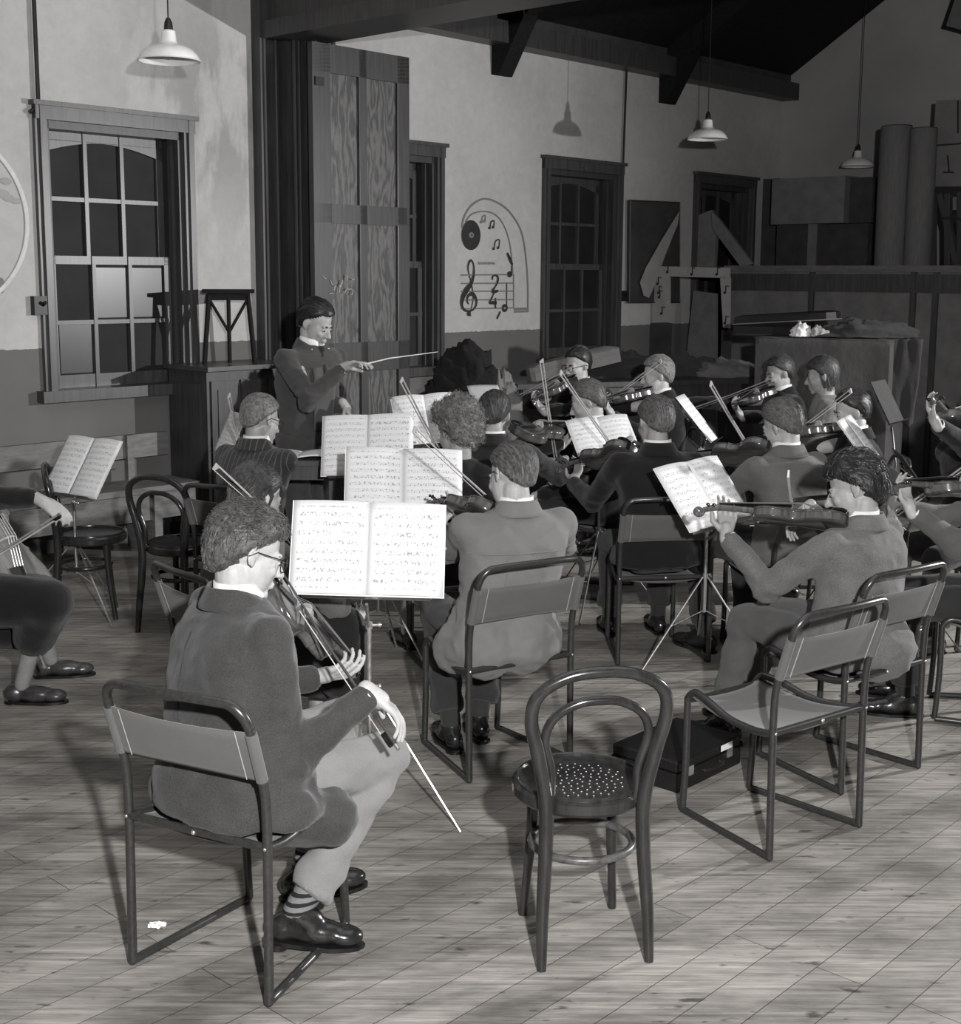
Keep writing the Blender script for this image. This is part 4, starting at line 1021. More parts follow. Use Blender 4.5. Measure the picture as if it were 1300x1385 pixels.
def person(name, label, head_xyz, yaw, hy=0, hp=-.25, hr=0, lean=.12, side=0, standing=False, coat='jacket', cm=None, trm=None, hm='hair_mid', hs='short', hk={}, close=False, glasses=False,
           vio=None, lw=None, rw=None, lfd=None, rfd=None, lpn=None, rpn=None, legs=True, knees=None, feet=None, collar=True, shirt=True, tie=False, skirt=None, seat=.44, sc_=1.0, hands=(.7, .7), lpole=None, rpole=None, hem=None, skin='skin', chairlab=None, female=False, tors_yaw=None, flare=0, eyes=True, pelvis=None, lcurl=None, rcurl=None, socks=None, cuffs=True, neckd=.135, seams=None):
    global NPERS; NPERS += 1; seed = NPERS
    a, f = rotz(yaw); hc = V(head_xyz)
    ha = head_axes(yaw + hy, hp, hr)
    neck = hc - ha[1] * .025 - ha[2] * .145 - V((0, 0, .01)) if 0 else hc + ha[1] * -.03 - Z3 * neckd
    hipz = seat + .085 if not standing else .92
    if pelvis is not None: pv = V(pelvis)
    else:
        T = neck.z - hipz
        pv = V((neck.x, neck.y, hipz)) - f * (math.tan(lean) * T) - a * side
    spine_t = (neck - pv); T = spine_t.length
    sw = (.185 if not female else .165) * sc_
    chest = pv + spine_t * .80 - f * .012
    ta, tf = (a, f) if tors_yaw is None else rotz(tors_yaw)
    shz = pv + spine_t * .885
    shL, shR = shz - ta * sw - Z3 * .012, shz + ta * sw - Z3 * .012
    root = empty(name, V((pv.x, pv.y, 0)), label, 'person')
    # ---- legs
    if standing:
        kn = [pv + a * (s * .10) + f * .03 - Z3 * .42 for s in (-1, 1)]; an = [V((pv.x, pv.y, .08)) + a * (s * .12) - f * .0 for s in (-1, 1)]
    else:
        kn = [pv + a * (s * .13) + f * .43 + Z3 * (.485 - pv.z + (seat - .44)) for s in (-1, 1)]
        an = [V((kn[i].x, kn[i].y, .085)) - f * .02 for i in (0, 1)]
    if knees: kn = [V(q) if q is not None else kn[i] for i, q in enumerate(knees)]
    if feet: an = [V(q) if q is not None else an[i] for i, q in enumerate(feet)]
    hips = [pv + a * (s * .09) - Z3 * .01 for s in (-1, 1)]
    # ---- hands from instrument
    if vio:
        vd, vup, start = vio['d'].normalized(), vio['u'], vio['p']; K = vio.get('K', 1)
        zt = .04 * K
        vx = vd.cross(vup).normalized(); vz = vx.cross(vd).normalized()   # vx toward player's right when vio points forward
        gp = start + vd * (.455 * K) + vz * .02
        if lw is None:
            lfd = (vx * .30 + vz * .90 + vd * .08) if lfd is None else lfd; lpn = -vx if lpn is None else lpn
            lw = gp - vz * .090 + vx * .022; hands = (.98, hands[1])
    lw = V(lw) if lw is not None else kn[0] + Z3 * .1 - f * .08; rw = V(rw) if rw is not None else kn[1] + Z3 * .1 - f * .08
    elL = ik(shL, lw, .29 * sc_, .25 * sc_, lpole if lpole is not None else -Z3 * 1 + a * -.15 + f * .1)
    elR = ik(shR, rw, .29 * sc_, .25 * sc_, rpole if rpole is not None else -Z3 * .8 + a * .7 - f * .2)
    fdL = (lfd if lfd is not None else (lw - elL)).normalized(); fdR = (rfd if rfd is not None else (rw - elR)).normalized()
    pnL = lpn if lpn is not None else -Z3 + a * .2; pnR = rpn if rpn is not None else -Z3
    # ---- body: one continuous skin
    vox = .0044 if close else .0075
    b = MB(); b.cap(neck - Z3 * .03, hc + ha[1] * -.022 - ha[2] * .06, .060, .052, 16)
    head_parts(b, hc, ha, 1.0)
    b.loft([ring_pts(pv + spine_t * t, ta, tf, w, d) for t, w, d in ((-.12, .10, .08), (0, .14, .10), (.35, .13, .095), (.7, .155, .10), (.9, .14, .075), (.97, .08, .06), (1.02, .05, .05))])
    for sh, el, wr in ((shL, elL, lw), (shR, elR, rw)):
        s2 = sh.lerp(shz, .3); b.cap(s2, el, .045, .036, 12); b.cap(el, wr, .036, .025, 12)
    hand(b, lw, fdL, pnL, lcurl if lcurl is not None else hands[0], -1)
    hand(b, rw, fdR, pnR, rcurl if rcurl is not None else hands[1], 1)
    for i in (0, 1):
        b.cap(hips[i], kn[i], .068, .050, 12); b.cap(kn[i], an[i], .048, .033 if not skirt else .034, 12)
        if skirt: b.ell(kn[i].lerp(an[i], .28) - f * .012, (.05, .052, .09), None, 12, 8)
    me = remesh(b, vox, 3, .5); link_mesh('body', me, M[skin], root)
    if eyes:
        for s in (-1, 1):
            q = hc + ha[0] * (s * .0305) + ha[1] * .0815 - ha[2] * .004
            b = MB(); b.ell(q, (.0105, .0105, .0055), ha, 12, 8); e = b.build('eye', M['eye'], root)
            b = MB(); b.ell(q + ha[1] * .0085 - ha[2] * .002, (.005, .004, .005), ha, 10, 6); b.build('iris', M['iris'], e)
        for s in (-1, 1):
            b = MB(); b.tube([hc + ha[0] * (s * x) + ha[1] * y + ha[2] * z for x, y, z in ((.012, .094, .014), (.028, .091, .020), (.045, .078, .014))], [.003, .0042, .002], 6); b.build('eyebrow', M[hm], root)
    kw = dict(strands=260, thick=.010, length=.05); kw.update(hk)
    hair('hair', hc, ha, hs, M[hm], root, seed=seed, **kw)
    if glasses:
        g = MB()
        for s in (-1, 1):
            q = hc + ha[0] * (s * .032) + ha[1] * .102 - ha[2] * .006; g.tube(arc(q, .021, 0, 2 * PI, 20, ha[0], ha[2])[:-1], .0018, 6, True)
            g.tube([q + ha[0] * (s * .021) + ha[2] * .006, hc + ha[0] * (s * .078) + ha[1] * .08 + ha[2] * .004, hc + ha[0] * (s * .088) + ha[1] * .0 + ha[2] * .006, hc + ha[0] * (s * .087) - ha[1] * .022 - ha[2] * .01], .0018, 6)
        g.tube([hc + ha[0] * -.011 + ha[1] * .103, hc + ha[1] * .107 + ha[2] * .003, hc + ha[0] * .011 + ha[1] * .103], .0018, 6); g.build('glasses', M['lens'], root)
    # ---- coat
    cvox = .0105 if close else .015
    wr_k = .0085 if close else .007
    cmat = cm or M['c_dark']
    b = MB()
    hw = .205 * sc_ if not female else .175
    cw = hw / .205
    if standing:
        R = [(-.42, .185, .135, -.02), (-.25, .185, .13, -.01), (0, .175, .125, 0), (.3, .165, .12, .0), (.6, .195, .13, 0), (.8, .20, .125, 0), (.9, .185, .105, 0), (.96, .13, .085, 0), (1.01, .075, .068, 0)]
    else:
        h0 = -.12 if coat != 'jumper' else -.10
        R = [(h0 - .02, .215 + flare, .15 + flare * .6, .01), (h0 + .06, .215 + flare, .155 + flare * .6, .01), (.10, .195 + flare * .3, .145, .0), (.30, .178, .130, 0), (.55, .190, .130, 0), (.75, .205, .128, 0), (.87, .198, .110, 0), (.93, .165, .092, 0), (.975, .105, .078, 0), (1.02, .070, .066, 0)]
    rings = []
    for t, w_, d_, off in R:
        q = max(0, min(1, (t - .3) / .4)); la = (a * (1 - q) + ta * q).normalized(); lf = (f * (1 - q) + tf * q).normalized()
        c0 = pv + spine_t * t + lf * off - lf * (.018 * math.sin(PI * max(0, min(1, t)))); rings.append(ring_pts(c0, la, lf, w_ * cw, d_ * (sc_ if not female else 1.0), 28, 2.5))
    b.loft(rings)
    for sh, el, wr, fd in ((shL, elL, lw, fdL), (shR, elR, rw, fdR)):
        ins = sh.lerp(shz, .25); ud = (el - sh).normalized(); fa = (wr - el).normalized(); end = wr - fa * .03
        b.cap(ins, sh + ud * .05, .058, .066, 14); b.cap(sh, el, .064, .055, 14); b.cap(el, end, .055, .043, 14)
        b.ell(el + (el - (sh + wr) / 2).normalized() * .008, (.058, .058, .058), None, 14, 10)
    if hem:
        for q, r_, r2 in hem: b.cap(pv + a * q[0] + f * q[1] + Z3 * q[2], pv + a * r_[0] + f * r_[1] + Z3 * r_[2], r2[0], r2[1], 14)
    me = remesh(b, cvox, 5, .6)
    def wr_(p):
        q = p - pv; near = 1
        n1 = noise.noise(V((p.x * 8 + seed, p.y * 8, p.z * 13 + p.x * 5))); n2 = .5 - 2 * abs(noise.noise(V((p.x * 13, p.y * 13, p.z * 24 + seed)))) 
        e = min((p - elL).length, (p - elR).length); g = 1 + 1.6 * max(0, 1 - e / .14); low = 1 + max(0, 1 - abs(q.z) / .2)
        return wr_k * g * low * (n1 + .5 * n2)
    jk = link_mesh(coat, me, cmat, root, wr_)
    if seams:
        org = root_loc(root); bpy.context.view_layer.update()
        for ln in seams:
            P = []
            for x, t in ln:
                q = pv + spine_t * t + ta * x - tf * .25; ok, loc, nr, ix = jk.ray_cast(q - org, tf)
                if ok: P.append(loc + org - tf * .0)
            if len(P) > 2: b = MB(); b.tube(P, .0035, 6); b.build('seam', cmat, root)
    nc = pv + spine_t * .985
    nu_ = (neck - nc).normalized() if (neck - nc).length > .01 else Z3
    if collar:
        def colr(u, v):
            t = -PI / 2 + (u - .5) * 2 * PI * .80; rr = .066 + .026 * v; dz = .045 - .058 * v; fr = max(0, math.sin(t))
            q = abs(u - .5) * 2
            return nc + ta * (math.cos(t) * rr * 1.12) + tf * (math.sin(t) * rr * 1.12 - .006) + Z3 * (dz - .075 * max(0, q - .45) ** 1.3 * (1.3) + .004)
        b = MB(); b.grid(colr, 28, 4); b.build('collar', cmat, root, True, True, .007)
    if shirt:
        def shc(u, v):
            t = -PI / 2 + (u - .5) * 2 * PI * .94; rr = .0615 + .004 * v; q = abs(u - .5) * 2
            return nc + ta * (math.cos(t) * rr * 1.06) + tf * (math.sin(t) * rr * 1.06 + .002) + Z3 * (.060 - .05 * v - .045 * max(0, q - .5))
        b = MB(); b.grid(shc, 28, 2); b.build('shirt_collar', M['shirt'], root, True, True, .004)
    if shirt and cuffs:
        for el, wr in ((elL, lw), (elR, rw)):
            d = (wr - el).normalized(); b = MB(); b.tube([wr - d * .045, wr - d * .012], .034, 14); b.build('shirt_cuff', M['shirt'], root)
    if tie:
        # shirt front, tie and waistcoat seen in the coat opening
        def vf(w0, w1, z0, z1, yo):
            def P(u, v): zz = z0 + (z1 - z0) * v; ww = w0 + (w1 - w0) * v; return pv + spine_t * zz + tf * (.118 + yo - .055 * max(0, zz - .72) / .28 - .01) + ta * ((u - .5) * ww)
            return P
        b = MB(); b.grid(vf(.05, .13, .72, .97, .014), 6, 6); b.build('shirt_front', M['shirt'], root, True, True, .004)
        b = MB(); b.grid(vf(.13, .17, .12, .78, .020), 6, 8); b.build('waistcoat', M['c_vest'], root, True, True, .006)
        b = MB(); b.grid(vf(.03, .024, .70, .955, .026), 2, 6); b.ell(pv + spine_t * .965 + tf * .085, (.016, .012, .016)); b.build('tie', M['c_tie'], root, True, True, .004)
    # ---- legs clothing
    tm = trm or M['c_trouser']
    b = MB()
    if skirt:
        kc = (kn[0] + kn[1]) / 2
        b.cap(pv - a * .06, pv + a * .06, .155, .155)
        for i in (0, 1):
            b.cap(pv + a * ((i * 2 - 1) * .05), kn[i] + f * .02, .135, .105); b.cap(kn[i] + f * .02, kn[i].lerp(an[i], .38), .105, .095)
        b.cap(pv, kc, .13, .11); lo = (kn[0].lerp(an[0], .42) + kn[1].lerp(an[1], .42)) / 2; b.cap(pv - Z3 * .08, lo, .10, .10); b.cap(lo - a * .1, lo + a * .1, .085, .085); b.cap(kn[0] + f * .02, kn[1] + f * .02, .10, .10); b.cap(kn[0].lerp(an[0], .3), kn[1].lerp(an[1], .3), .09, .09)
        me = remesh(b, .014, 5, .6); link_mesh('skirt', me, skirt, root, lambda p: .006 * noise.noise(p * 11))
    else:
        b.cap(pv - a * .07 - Z3 * .0, pv + a * .07 - Z3 * .0, .115 if not standing else .125, .115 if not standing else .125, 16)
        for i in (0, 1):
            b.cap(hips[i], kn[i], .088, .070, 16); e = an[i] + (kn[i] - an[i]).normalized() * .05
            b.cap(kn[i], kn[i].lerp(e, .85), .068, .058, 16); b.tube([kn[i].lerp(e, .5), kn[i].lerp(e, .98)], [.06, .068], 18)
        me = remesh(b, cvox, 5, .5)
        link_mesh('trousers', me, tm, root, lambda p: wr_k * 1.3 * (noise.noise(V((p.x * 8, p.y * 8, p.z * 20 + seed))) + .4 * noise.noise(V((p.x * 20, p.y * 20, p.z * 30)))))
    for i in (0, 1):
        fdv = (f if not feet or len(feet) < 4 else V(feet[2 + i])).normalized(); e = an[i]; sx = fdv.cross(Z3)
        tilt_ = 0
        if e.z > .12 and not standing: fdv = (fdv - Z3 * .55).normalized()
        up_ = sx.cross(fdv)
        if not skirt:
            b = MB(); b.cap(e + Z3 * .01, e + (kn[i] - e).normalized() * .12, .040, .043, 14); b.cap(e, e + fdv * .05 - up_ * .03, .04, .035)
            b.build('sock', socks or M['c_sock'], root)
        b = MB(); o = e - up_ * .045
        b.ell(o - fdv * .035 + up_ * .005, (.036, .045, .042), (sx, fdv, up_), 16, 10); b.ell(o + fdv * .06, (.044, .085, .036), (sx, fdv, up_), 18, 10); b.ell(o + fdv * .135 - up_ * .006, (.043, .058, .028), (sx, fdv, up_), 18, 10)
        if not skirt: b.cap(e - up_ * .0, e + fdv * .04 - up_ * .02, .042, .040, 14)
        me = remesh(b, .008, 4, .6); sh_ = link_mesh('shoe', me, M['leather'] if not skirt else M['leather_brown'], root)
        b = MB(); out = []
        for k in range(24):
            t_ = 2 * PI * k / 24; y_ = math.sin(t_); x_ = math.cos(t_) * (.040 + .008 * (y_ > 0)); out.append(o + sx * x_ + fdv * (.058 + y_ * .140) - up_ * .040)
        b.prism(out, up_ * .012)
        hb = [o + sx * (math.cos(t_) * .036) + fdv * (-.045 + math.sin(t_) * .036) - up_ * .052 for t_ in [2 * PI * k / 16 for k in range(16)]]
        b.prism(hb, up_ * .016); b.build('sole', M['ebony'], sh_)
    return dict(root=root, pv=pv, a=a, f=f, neck=neck, hc=hc, ha=ha, lw=lw, rw=rw, elR=elR, elL=elL, kn=kn, an=an)
M['c_front'] = cloth('dark_tweed_jacket', .043, .42, 330, fold=.3)
M['c_grey'] = cloth('mid_grey_jacket', .15, .12, 500, fold=.3)
M['c_tweed'] = cloth('rough_tweed_jacket', .115, .38, 260, fold=.35)
M['c_dark'] = cloth('dark_suit', .012, .2, 400, fold=.35)
M['c_navy'] = cloth('dark_blue_suit', .02, .2, 400, fold=.35)
M['c_cond'] = cloth('conductor_suit', .055, .2, 400, fold=.35)
M['c_vest'] = cloth('conductor_waistcoat', .075, .2, 400, fold=.2)
M['c_tie'] = cloth('dark_tie', .03, .2, 400, fold=.1)
M['c_pin'] = cloth('pinstripe_jacket', .035, .2, 400, stripe=.028, yaw=R_(20), sgain=.35)
M['c_stripe'] = cloth('striped_tweed_jacket', .11, .25, 300, stripe=.024, yaw=R_(-25), sgain=-.35)
M['c_knit'] = cloth('grey_cardigan', .09, .2, 300, fold=.4)
M['c_pale'] = cloth('pale_cardigan', .16, .15, 300, fold=.4)
M['c_black'] = cloth('black_knit_dress', .010, .2, 300, fold=.4)
M['c_blouse'] = cloth('white_blouse', .6, .06, 400, fold=.5)
M['c_trouser'] = cloth('dark_trousers', .03, .2, 400, fold=.4)
M['c_flannel'] = cloth('light_grey_flannels', .19, .18, 420, fold=.35)
M['c_trous_tw'] = cloth('grey_trousers', .075, .2, 400, fold=.4)
M['c_sock'] = cloth('dark_socks', .03, .2, 300)
def striped_sock():
    m, nt, b = base_mat('hooped_socks', .95, 0, .1); v = coords(nt); s = nt.nodes.new('ShaderNodeSeparateXYZ'); nt.links.new(v, s.inputs[0])
    k = mathn(nt, 'GREATER_THAN', mathn(nt, 'FRACT', mathn(nt, 'MULTIPLY', s.outputs[2], 1 / .021)), .55); nt.links.new(mixc(nt, k, .16, .02), b.inputs['Base Color']); return m
M['hoops'] = striped_sock()
# ------------------------------------------------------------------ players, instruments, chairs and stands, each at its place in the hall
LAST = {}
_person = person
def person(*k, **kw):
    r = _person(*k, **kw); LAST['r'] = r; return r
def own_chair(label, yaw=None):
    r = LAST['r']; c = r['pv'] + r['f'] * .06; ya = math.atan2(r['f'].x, r['f'].y) if yaw is None else R_(yaw)
    return chair(c.x, c.y, ya, label)
def A_(px, py, Y): return aty(px, py, Y)
def vio_frame(p, d, tilt=32):
    d = d.normalized(); h = V((d.y, -d.x, 0)).normalized(); v = (Z3 - d * d.z).normalized()
    return (v * math.cos(R_(tilt)) + h * math.sin(R_(tilt))).normalized()
def instrument(p, q, label, blabel, tip=None, tilt=32, K=1.0, cpt=.2, src=None, bl=.71, frog=None, bsrc=None):
    """p chin end, q a point the neck passes through"""
    d = (q - p).normalized(); u = vio_frame(p, d, tilt); mtx = mat_from(p - u * .0, d, u)
    o = place(src or P_vio, mtx, USED, label, 'violins being played')
    if K != 1.0: o.scale = (K, K, K)
    r = dict(vio=dict(d=d, u=u, p=p, K=K))
    if tip is not None:
        x = d.cross(u).normalized(); c = p + d * (cpt * K) + u * (.078 * K)
        if isinstance(tip, str): bd = (x * .93 - Z3 * (.12 if tip == 'low' else .4)).normalized(); tip = c - bd * (.16 if tip == 'low' else .30)
        bd = ((frog - tip) if frog is not None else (c - tip)).normalized(); z = u - bd * u.dot(bd); z.normalize()
        tip2 = tip + z * .017; fr = tip2 + bd * bl
        place(bsrc or P_bow, mat_from(fr, -bd, z), USED, blabel, 'violin bows')
        r['rw'] = fr + z * .062 - d * .045 + bd * .015; r['rfd'] = d * .55 - z * .75 - bd * .1; r['rpn'] = -z * .5 - d * .6 - bd * .2; r['frog'] = fr
    return r
# 1. the young man in front
hc = A_(334, 748, 3.60)
p = A_(354, 800, 3.70); q = A_(440, 880, 3.96)
ins = instrument(p, q, 'glossy violin under the chin of the curly-haired man in front', 'dark bow drawn by the front violinist, frog by his thigh', A_(372, 776, 3.90), 48, 1.0, .22, frog=A_(513, 990, 3.42), bsrc=P_bowd)
ins['rw'] = A_(503, 938, 3.47); ins['rfd'] = V((.75, .1, -.65)); ins['rpn'] = V((-.5, -.1, -.8))
ft = at(402, 1250, .075); kR = A_(524, 1022, 3.70)
ins.pop('frog')
person('person', 'curly-haired violinist in dark tweed jacket and striped socks, foreground left', hc, R_(30), hy=R_(34), hp=-.36, hr=R_(8), lean=.20, sc_=1.1, tors_yaw=R_(56), seams=[[(.0, .05 + .08 * k) for k in range(11)]], cm=M['c_front'], trm=M['c_flannel'], hm='hair_front', hs='wavy',
       hk=dict(strands=6500, thick=.014, length=.042, srad=.0011), close=True, glasses=True, socks=M['hoops'], skin='skin_pale', pelvis=(-.655, 3.42, .50),
       knees=[kR + V((-.16, .22, .03)), kR], feet=[V((ft.x - .02, ft.y + .32, .085)), V((ft.x, ft.y, .105)), V((.9, .4, 0)), V((.93, .10, -.12))],
       rpole=V((-.5, -.35, -1)), lpole=V((-.3, .3, -1)), hem=[((.08, .03, -.05), (.20, .14, -.11), (.12, .085)), ((-.05, .0, -.04), (-.16, .01, -.07), (.12, .08))], flare=.015, **ins)
chair(-.635, 3.45, R_(27), 'steel and canvas chair under the violinist in the foreground')
# 2. woman behind him
hc = A_(346, 672, 4.75)
ins = instrument(A_(372, 745, 4.72), A_(455, 822, 4.95), 'violin of the long-haired woman, scroll showing below the front music', 'bow of the long-haired woman, white tip left of her head', A_(286, 633, 4.55), 28)
ins.pop('frog')
person('person', 'woman with long straight dark hair, pale blouse and black skirt, behind front violinist', hc, R_(50), hy=R_(-5), hp=-.35, lean=.12, coat='blouse', cm=M['c_knit'], hm='hair_dark', hs='long', hk=dict(strands=1800, thick=.006, length=.09, srad=.0014), female=True, skirt=M['c_black'], collar=False, shirt=False, skin='skin_pale',
       knees=[A_(430, 845, 4.95), A_(452, 855, 4.70)], **ins)
own_chair('steel chair beneath the long-haired woman, behind the front violinist')
# 3. pinstripe man
hc = A_(353, 568, 6.70)
person('person', 'grey-haired man in pinstripe jacket below the conductor', hc, R_(28), hy=R_(18), hp=-.3, hr=R_(6), lean=.16, cm=M['c_pin'], hm='hair_grey', hk=dict(strands=500), close=False, glasses=True,
       **(lambda i: (i.pop('frog'), i)[1])(instrument(A_(322, 622, 6.78), A_(312, 640, 7.15), 'violin of the pinstriped man, hidden by his shoulder', 'bow of the pinstriped man, tip above the slanting sheet', A_(308, 537, 6.55), 30)) )
own_chair('steel chair beneath the pinstriped man')
# 4. conductor
hc = A_(427, 437, 7.42)
rw = A_(464, 497, 7.18); lw = A_(466, 548, 7.40)
person('person', 'conductor in grey suit and tie standing with baton raised', hc, R_(132), hy=R_(-14), hp=-.42, standing=True, tie=True, cm=M['c_cond'], trm=M['c_cond'], hm='hair_black', hk=dict(strands=900, thick=.013, length=.06), close=True, skin='skin_pale',
       pelvis=(hc.x - .06, hc.y + .03, .93), lean=0, rw=rw, lw=lw, rfd=V((.9, -.15, .35)), rpn=V((.1, -.3, -1)), lfd=V((.55, -.2, -.8)), lpn=V((-.6, 0, -.5)), hands=(.35, .8), rpole=V((-.2, -.5, -1)), lpole=V((-.5, .6, -.6)), sc_=1.02)
b = MB(); h0 = A_(488, 494, 7.15); b.tube([h0, h0 + V((.15, .05, .035)), A_(592, 476, 7.3)], [.004, .0032, .0018], 8); b.ell(h0, (.012, .012, .012)); single('baton', b, M['bowhair'], 'white baton in the conductor\'s right hand', 'baton')
# 5. curly woman
hc = A_(618, 585, 6.25)
ins = instrument(A_(600, 624, 6.28), A_(560, 640, 6.75), 'violin of the curly-haired woman, behind the front sheets', 'bow of the curly-haired woman rising before the tilted sheet', A_(541, 516, 6.05), 30); ins.pop('frog')
person('person', 'woman with bushy grey-brown curls seen from behind, centre', hc, R_(-25), hy=R_(-12), hp=-.3, hr=R_(-8), lean=.12, cm=M['c_black'], coat='jumper', hm='hair_grey', hs='curly', hk=dict(strands=2600, thick=.032, length=.034, curl=1.2, srad=.0015), female=True, skirt=M['c_dark'], collar=False, shirt=False, **ins)
own_chair('steel chair beneath the curly-haired woman')
# 6. grey-jacket man
hc = A_(692, 644, 5.06)
ins = instrument(A_(676, 700, 5.10), A_(590, 686, 5.52), 'violin of the grey-jacketed man pointing left behind the white music', 'pale bow of the grey-jacketed man over the middle sheets', A_(557, 584, 4.92), 35); ins.pop('frog')
r6 = person('person', 'man in plain mid-grey jacket seen from behind, seated centre', hc, R_(-20), hy=R_(-22), hp=-.35, hr=R_(-14), lean=.12, cm=M['c_grey'], hm='hair_mid', hk=dict(strands=1500, thick=.010, length=.07), close=True, glasses=True, skin='skin_pale', pelvis=(.085, 4.925, .50), sc_=1.05, flare=.02, seams=[[(-.2 + .04 * k, .70) for k in range(11)], [(-.07, .68 - .06 * k) for k in range(9)], [(.07, .68 - .06 * k) for k in range(9)]],
       hem=[((-.10, -.05, -.02), (-.17, .02, -.05), (.14, .10)), ((.05, -.05, -.02), (.12, .02, -.05), (.14, .10))], knees=[(-.18, 5.30, .50), (.06, 5.40, .50)], feet=[(-.11, 5.04, .09), (.0, 5.16, .09), (-.3, .9, 0), (-.2, .9, 0)], **ins)
chair(.047, 4.975, R_(-31), 'steel and canvas chair holding the man in the grey jacket')
# 7. dark-haired man with violin pointing right
hc = A_(669, 562, 7.0)
ins = instrument(A_(702, 590, 6.95), A_(764, 582, 7.35), 'violin of the parted-hair man, pointing right above dark coats', 'upright bow of the parted-hair man, centre back', A_(730, 488, 6.95), 20, 1.05, .24); ins.pop('frog')
person('person', 'man with dark combed parted hair and dark suit, seen from behind', hc, R_(22), hy=R_(-8), hp=-.25, lean=.12, cm=M['c_navy'], hm='hair_dark', hk=dict(strands=700, thick=.010, length=.08, part=.5), **ins)
own_chair('steel chair beneath the man with parted dark hair')
# 8. glasses man facing camera
hc = A_(781, 494, 9.3)
ins = instrument(A_(770, 519, 9.16), A_(742, 536, 8.85), 'violin of the bespectacled man facing the camera', 'bow of the bespectacled man at the back', 'low', 20); ins.pop('frog')
person('person', 'bespectacled man facing the camera at the back with violin', hc, R_(-150), hy=R_(18), hp=-.15, lean=.08, cm=M['c_dark'], hm='hair_black', hk=dict(strands=400), glasses=True, skin='skin_pale', **ins)
own_chair('steel chair beneath the bespectacled man at the back')
# 9. older man profile
hc = A_(795, 544, 7.7)
person('person', 'older man in dark suit in profile, facing left behind open sheet', hc, R_(-75), hy=R_(-10), hp=-.35, lean=.14, cm=M['c_dark'], hm='hair_mid', hk=dict(strands=500), skin='skin_pale')
own_chair('steel chair beneath the older man in profile')
# 10. dark jacket man
hc = A_(886, 572, 6.45)
ins = instrument(A_(858, 612, 6.5), A_(778, 632, 6.82), 'violin of the dark-jacketed man held low to the left', 'pale bow crossing the open sheet, held by the dark-jacketed man', A_(757, 506, 6.3), 32); ins.pop('frog')
person('person', 'man in dark suit seen from behind on pale canvas chair', hc, R_(-8), hy=R_(-14), hp=-.25, hr=R_(-5), lean=.10, cm=M['c_dark'], hm='hair_mid', hk=dict(strands=900, thick=.010), close=False, sc_=1.04, **ins)
own_chair('steel and pale canvas chair beneath the man in dark suit')
# 11. fair young man
hc = A_(889, 508, 8.9)
ins = instrument(A_(872, 535, 8.85), A_(832, 545, 8.5), 'violin of the fair-haired man in profile', 'bow of the fair-haired man at the back', 'auto', 15); ins.pop('frog')
person('person', 'fair-haired young man in dark suit in left profile at the back', hc, R_(-95), hy=R_(0), hp=-.12, lean=.06, cm=M['c_dark'], hm='hair_fair', hk=dict(strands=500, thick=.012), skin='skin_pale', **ins)
own_chair('steel chair beneath the fair-haired young man')
# 12. striped tweed man
hc = A_(1058, 576, 6.5)
ins = instrument(A_(1046, 612, 6.5), A_(940, 622, 6.85), 'violin of the striped-jacket man above the slanting white sheet', 'pale bow of the striped-jacket man, right of centre', A_(960, 521, 6.35), 38); ins.pop('frog')
person('person', 'short-haired man in striped tweed jacket seen from behind', hc, R_(-28), hy=R_(-18), hp=-.3, hr=R_(6), lean=.12, cm=M['c_stripe'], hm='hair_mid', hk=dict(strands=900, thick=.012), skin='skin_pale', knees=[(1.12, 6.75, .5), (1.36, 6.85, .5)], feet=[(1.12, 6.45, .09), (1.35, 6.5, .09), (-.6, .7, 0), (-.5, .8, 0)], **ins)
own_chair('steel chair beneath the man in striped tweed')
# 13. tweed man at right
hc = A_(1156, 662, 4.98)
ins = instrument(A_(1148, 712, 4.92), A_(1005, 700, 5.05), 'large violin of the curly dark-haired man pointing left across the picture', 'short view of pale bow over the right-hand violin', A_(1066, 645, 4.72), 22, 1.0, .22); ins.pop('frog')
person('person', 'dark wavy-haired man in rough tweed jacket seated at right', hc, R_(-42), hy=R_(-32), hp=-.3, hr=R_(-12), lean=.10, cm=M['c_tweed'], trm=M['c_trous_tw'], hm='hair_black', hs='wavy', hk=dict(strands=3500, thick=.018, length=.06, srad=.0014), close=True, skin='skin', sc_=1.03, pelvis=(1.40, 4.86, .50), flare=.02,
       hem=[((.05, -.08, -.02), (.12, -.05, -.06), (.14, .10))], knees=[(1.06, 5.16, .50), (1.20, 5.30, .50)], feet=[(.98, 5.12, .09), (1.10, 5.36, .09), (-.8, .5, 0), (-.6, .6, 0)], **ins)
chair(1.365, 4.89, R_(-36), 'steel chair beneath the man in rough tweed')
# 14. two at the back
hc = A_(1054, 505, 9.6)
ins = instrument(A_(1038, 533, 9.5), A_(1006, 548, 9.15), 'violin with pale scroll held at the back before the pale coat', 'bow of the far dark-haired player', 'low', 15); ins.pop('frog')
person('person', 'dark-haired player at the back left of the pale-cardigan player', hc, R_(-105), hy=R_(0), hp=-.2, lean=.08, cm=M['c_dark'], hm='hair_dark', hk=dict(strands=300), **ins)
own_chair('steel chair beneath the far dark-haired player')
hc = A_(1112, 508, 8.8)
person('person', 'player in pale cardigan with dark hair, seated at the back', hc, R_(-80), hy=R_(0), hp=-.2, lean=.06, cm=M['c_pale'], coat='jumper', hm='hair_dark', hs='bob', hk=dict(strands=300), female=True, skirt=M['c_dark'], collar=False, shirt=False)
own_chair('steel chair beneath the pale-cardigan player')
